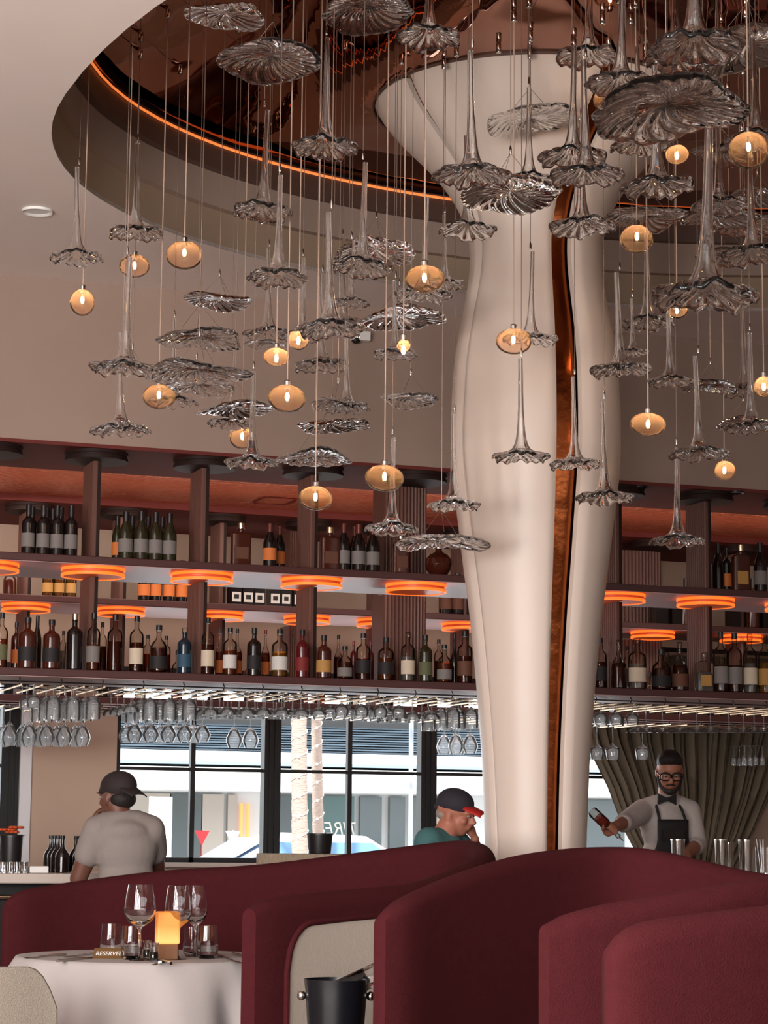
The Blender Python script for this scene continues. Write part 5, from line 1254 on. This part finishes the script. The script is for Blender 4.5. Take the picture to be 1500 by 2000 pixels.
shoes(t, root, hp, Y0 + .24, .30, .095)
cp = Flesh(); cp.ell(P(-.018, 0, .052), (.103, .084, .078), 26, 16, HM); cp.limb([P(.05, .05, .035), P(.075, 0, .042), P(.05, -.05, .035)], [.018, .02, .018])
cb = fleshy('cap', cp, CAPB, t, root, .006)
bm = MB().grid(lambda u, v: tuple(P(-.095 - .075 * v, -.066 * cos(PI * u) * (1 - .25 * v), .028 - .045 * v + .016 * sin(PI * u))), 14, 6)
m_ = solid('cap_brim', bm, CAPB, cb, root); sm = m_.modifiers.new('thick', 'SOLIDIFY'); sm.thickness = .005
hm = MB(); hm.ell(P(-.045, 0, -.015), (.062, .071, .05), 20, 12, HM); solid('hair', hm, HAIR, t, root)
eyes(P, HM, t, root)
stool(root.x, Y0, SZ - .035, 'bar stool under the seated person in the grey t-shirt')

# ---- seated man in teal, profile to the right
Y0 = 11.08
root = Vector((wl(868, 1650).x, Y0, 0)); SZ = .74
t = thing('person', 'seated person in teal t-shirt and red-brimmed cap, chin in hand beside the column', 'person', root)
HM = head_frame(R(-42), R(12), R(4)); hc = wl(889, 1590)
fl = Flesh(); P = head(fl, hc, HM, 1.04)
nk = wl(866, 1634, .0); fl.limb([hc + Vector((-.025, 0, -.05)), nk, nk + Vector((-.01, 0, -.05))], [.062, .064, .07])
LS, RS = wl(838, 1646, -.05), wl(892, 1650, .1); el = wl(926, 1690, .30); wr = wl(928, 1648, .12); pl = wl(922, 1622, .03)
fl.limb([RS, RS.lerp(el, .5), el, el.lerp(wr, .45), wr], [.062, .055, .046, .044, .03])
hand(fl, wr, pl, head_frame(R(150), R(-72), R(-10)), .55, 1.0)
el2, wr2 = wl(846, 1720, .05), wl(890, 1704, .42); fl.limb([LS, LS.lerp(el2, .5), el2, el2.lerp(wr2, .45), wr2], [.062, .055, .046, .044, .03])
hand(fl, wr2, wr2 + Vector((.05, .06, .012)), head_frame(R(50), 0, 0), .3, 1.0)
fleshy('body', fl, SK2, t, root, .0075)
sh = Flesh(); hp = Vector((root.x - .02, Y0, SZ + .1)); tt = R(20)
TM = Matrix.Rotation(R(25), 3, 'Z')
sh.ell(wl(862, 1672, .02), (.15, .12, .15), 20, 12, TM); sh.ell(wl(858, 1725), (.15, .13, .17)); sh.ell(hp + Vector((0, 0, .05)), (.16, .14, .13)); sh.ell(wl(846, 1660, -.02), (.1, .1, .1)); sh.ell(wl(880, 1664, .08), (.1, .1, .1))
sh.limb([wl(864, 1640), wl(850, 1644, -.03), LS], [.068, .074, .08]); sh.limb([wl(866, 1640), wl(880, 1646, .06), RS], [.068, .072, .078]); sh.limb([LS, LS.lerp(el2, .6)], [.082, .074]); sh.limb([RS, RS.lerp(el, .5)], [.078, .07])
fleshy('tshirt', sh, TEAL, t, root, .009, 8)
pn = Flesh(); pn.ell(hp, (.165, .15, .11)); legs(pn, hp, Y0 + .24, Y0 + .20, .30, .095); fleshy('trousers', pn, DARK, t, root, .012)
shoes(t, root, hp, Y0 + .20, .30, .095)
cp = Flesh(); cp.ell(P(-.010, 0, .056), (.104, .084, .078), 26, 16, HM); cp.limb([P(-.09, .03, .02), P(-.09, -.03, .02)], [.018, .018])
cb = fleshy('cap', cp, CAPN, t, root, .006)
bm = MB().grid(lambda u, v: tuple(P(.062 + .095 * v, -.074 * cos(PI * u) * (1 - .2 * v), .040 - .022 * v + .022 * sin(PI * u))), 14, 6)
m_ = solid('cap_brim', bm, REDB, cb, root); sm = m_.modifiers.new('thick', 'SOLIDIFY'); sm.thickness = .005; m_['label'] = 'bright red cap brim'
solid('hair', MB().ell(P(-.05, 0, -.01), (.052, .069, .036), 20, 12, HM), mat('grey_hair', (150, 136, 128), .8), t, root)
eyes(P, HM, t, root); solid('watch', MB().ell(wr.lerp(el, .08), (.034, .034, .012), 18, 8), M['steel'], t, root)
stool(root.x - .02, Y0, SZ - .035, 'bar stool under the seated person in the teal t-shirt')

# ---- bartender
Y0 = 12.66
root = Vector((wl(1296, 1650).x, Y0, 0))
t = thing('person', 'standing bartender in white shirt, bow tie and black apron pouring from a bottle', 'person', root)
HM = head_frame(R(-112), R(22), R(0)); hc = wl(1308, 1508, -.03)
fl = Flesh(); P = head(fl, hc, HM, 1.06)
nk = wl(1304, 1560, .02); fl.limb([hc + Vector((0, .025, -.05)), nk, nk + Vector((0, .01, -.05))], [.058, .06, .066])
LS, RS = wl(1256, 1584), wl(1345, 1584)
el = wl(1222, 1606, -.22); wr = wl(1203, 1612, -.42); pl = wl(1198, 1622, -.46)
fl.limb([LS, LS.lerp(el, .5), el, el.lerp(wr, .4), wr], [.06, .052, .045, .042, .028])
A_, B_ = wl(1156, 1584, -.50), wl(1215, 1640, -.50); ax = (B_ - A_).normalized()      # the bottle's axis
zc = Vector((0, -1, 0)); xc = (Vector((0, -1, 0)).cross(ax)).normalized() * -1; HX = Matrix((xc, ax, xc.cross(ax))).transposed()
hp_ = A_.lerp(B_, .64); g = hp_ + Vector((0, .042, 0))
fl.limb([wr, g], [.028, .026]); fl.ell(g, (.040, .024, .044), 16, 10)
for k in range(4):                          # four fingers round the neck of the bottle
    c0 = hp_ + ax * (-.030 + .020 * k); u = Vector((0, 1, 0)); w_ = ax.cross(u).normalized(); pts = []
    for j in range(6): a = -.5 + j * .86; pts.append(c0 + u * (.026 * cos(a)) + w_ * (.026 * sin(a)))
    fl.limb(pts, [.0105, .010, .0098, .0092, .0088, .008], 8)
u = Vector((0, 1, 0)); w_ = ax.cross(u).normalized(); fl.limb([g - ax * .02 - w_ * .02, hp_ - ax * .045 - w_ * .032, hp_ - ax * .062 - w_ * .018 - u * .02], [.014, .012, .0095], 8)
el2 = wl(1362, 1650, -.04); wr2 = wl(1340, 1668, -.28); fl.limb([RS, RS.lerp(el2, .5), el2, el2.lerp(wr2, .45), wr2], [.06, .052, .045, .042, .028])
hand(fl, wr2, wr2 + Vector((-.03, -.055, -.012)), head_frame(R(-118), R(20), 0), .8, 1.0, -1)
fleshy('body', fl, SK3, t, root, .0070, 4)
sh = Flesh(); hp = Vector((root.x, Y0, .98))
sh.ell(wl(1300, 1618), (.165, .11, .17)); sh.ell(wl(1299, 1672), (.15, .105, .18)); sh.ell(hp, (.155, .11, .14)); sh.limb([wl(1302, 1566), wl(1280, 1574), LS], [.06, .068, .074]); sh.limb([wl(1304, 1566), wl(1325, 1574), RS], [.06, .068, .074])
sh.ell(wl(1273, 1604), (.085, .085, .1)); sh.ell(wl(1328, 1604), (.085, .085, .1))
sh.limb([LS, LS.lerp(el, .5), el, el.lerp(wr, .25)], [.076, .070, .062, .058]); sh.limb([RS, RS.lerp(el2, .5), el2, el2.lerp(wr2, .2)], [.076, .070, .062, .056])
sh.limb([nk + Vector((-.035, -.02, -.01)), nk + Vector((.035, -.02, -.01))], [.028, .028])
fleshy('shirt', sh, WSH, t, root, .009, 7)
pn = Flesh(); pn.ell(Vector((root.x, Y0, .92)), (.16, .12, .13))
for s in (-1, 1): pn.limb([(root.x + s * .09, Y0, .88), (root.x + s * .095, Y0, .5), (root.x + s * .1, Y0, .1)], [.09, .065, .045])
fleshy('trousers', pn, DARK, t, root, .012); shoes(t, root, (root.x, 0, 0), Y0 - .0, 0, .1, 0, -1)
def apron(u, v):
    z = 1.36 - .80 * v; wd = .105 + .10 * min(1, max(0, (v - .18) / .3)) ; a = (-1 + 2 * u)
    return (root.x + .012 + a * wd, Y0 - .128 * math.sqrt(max(.05, 1 - (a * wd / .25) ** 2)) + .02 - .006, z)
ap = solid('apron', MB().grid(apron, 16, 20), APR, t, root); sm = ap.modifiers.new('thick', 'SOLIDIFY'); sm.thickness = .006
pk = solid('apron_pocket', MB().box(root.x - .07, root.x + .08, Y0 - .128, Y0 - .120, 1.22, 1.30), HAIR, ap, root)
for s in (-1, 1): solid('apron_strap', MB().tube([(root.x + .012 + s * .09, Y0 - .105, 1.35), (root.x + s * .085, Y0 - .085, 1.42), (root.x + s * .075, Y0 - .02, 1.485)], .009, 8), APR, ap, root)
bt = wl(1303, 1561, -.095); m_ = MB()
for s in (-1, 1):
    m_.add([bt + Vector((s * .008, -.008, .010)), bt + Vector((s * .062, -.004, .034)), bt + Vector((s * .062, -.004, -.034)), bt + Vector((s * .008, -.008, -.010)),
            bt + Vector((s * .008, .008, .010)), bt + Vector((s * .062, .008, .034)), bt + Vector((s * .062, .008, -.034)), bt + Vector((s * .008, .008, -.010))],
           [(3, 2, 1, 0), (4, 5, 6, 7), (0, 1, 5, 4), (1, 2, 6, 5), (2, 3, 7, 6), (3, 0, 4, 7)])
m_.ell(bt + Vector((0, -.006, 0)), (.012, .01, .013), 12, 8); solid('bow_tie', m_, APR, t, root)
hm = Flesh(); hm.ell(P(-.022, 0, .052), (.098, .080, .080), 26, 16, HM); hm.ell(P(-.045, 0, .0), (.066, .076, .06), 22, 14, HM); hm.limb([P(.035, .05, .085), P(.06, 0, .10), P(.035, -.05, .085)], [.024, .03, .024])
fleshy('hair', hm, HAIR, t, root, .006)
bd = Flesh(); bd.limb([P(.005, .064, -.03), P(.03, .050, -.072), P(.060, .02, -.092), P(.060, -.02, -.092), P(.03, -.050, -.072), P(.005, -.064, -.03)], [.012, .020, .022, .022, .020, .012]); bd.ell(P(.055, 0, -.095), (.036, .034, .028), 18, 12, HM); bd.ell(P(.02, 0, -.085), (.05, .045, .03), 18, 12, HM); bd.limb([P(.086, .026, -.050), P(.097, 0, -.043), P(.086, -.026, -.050)], [.006, .007, .006])
fleshy('beard', bd, HAIR, t, root, .005, 3); eyes(P, HM, t, root, 1.06)
gl = MB()
for y in (.034, -.034):
    ring = [P(.103, y + .031 * math.copysign(abs(cos(a * PI / 12)) ** .6, cos(a * PI / 12)), .008 + .021 * math.copysign(abs(sin(a * PI / 12)) ** .6, sin(a * PI / 12))) for a in range(25)]; gl.tube(ring, .0046, 6)
gl.tube([P(.106, .008, .012), P(.109, 0, .014), P(.106, -.008, .012)], .003, 6)
for y in (1, -1): gl.tube([P(.102, .062 * y, .014), P(.05, .078 * y, .012), P(-.01, .084 * y, .008)], .003, 6)
solid('spectacles', gl, LENS, t, root)
# the bottle in the hand
L_ = (B_ - A_).length; bo = thing('bottle', 'bottle of pink spirit tipped in the bartender\'s hand', 'bottle', A_); bo.rotation_mode = 'QUATERNION'; bo.rotation_quaternion = ax.to_track_quat('Z', 'Y')
pf = [(0, 0), (.028, 0), (.032, .008), (.033, L_ * .42), (.028, L_ * .5), (.016, L_ * .6), (.0125, L_ * .68), (.0125, L_ * .86), (.0145, L_ * .87), (.0145, L_ * .9), (0, L_ * .9)]
put('glass_body', MB().lathe(pf, 28), M['gclear'], bo, smooth=True, angle=50); put('liquid', MB().lathe([(0, L_ * .2), (.0300, L_ * .2), (.0305, L_ * .42), (.0255, L_ * .5), (.0135, L_ * .6), (0, L_ * .62)], 24), M['lpink'], bo, smooth=True)
put('pour_spout', MB().cyl((0, 0, L_ * .901), (0, 0, L_ * 1.04), .006, .003), M['steel'], bo)
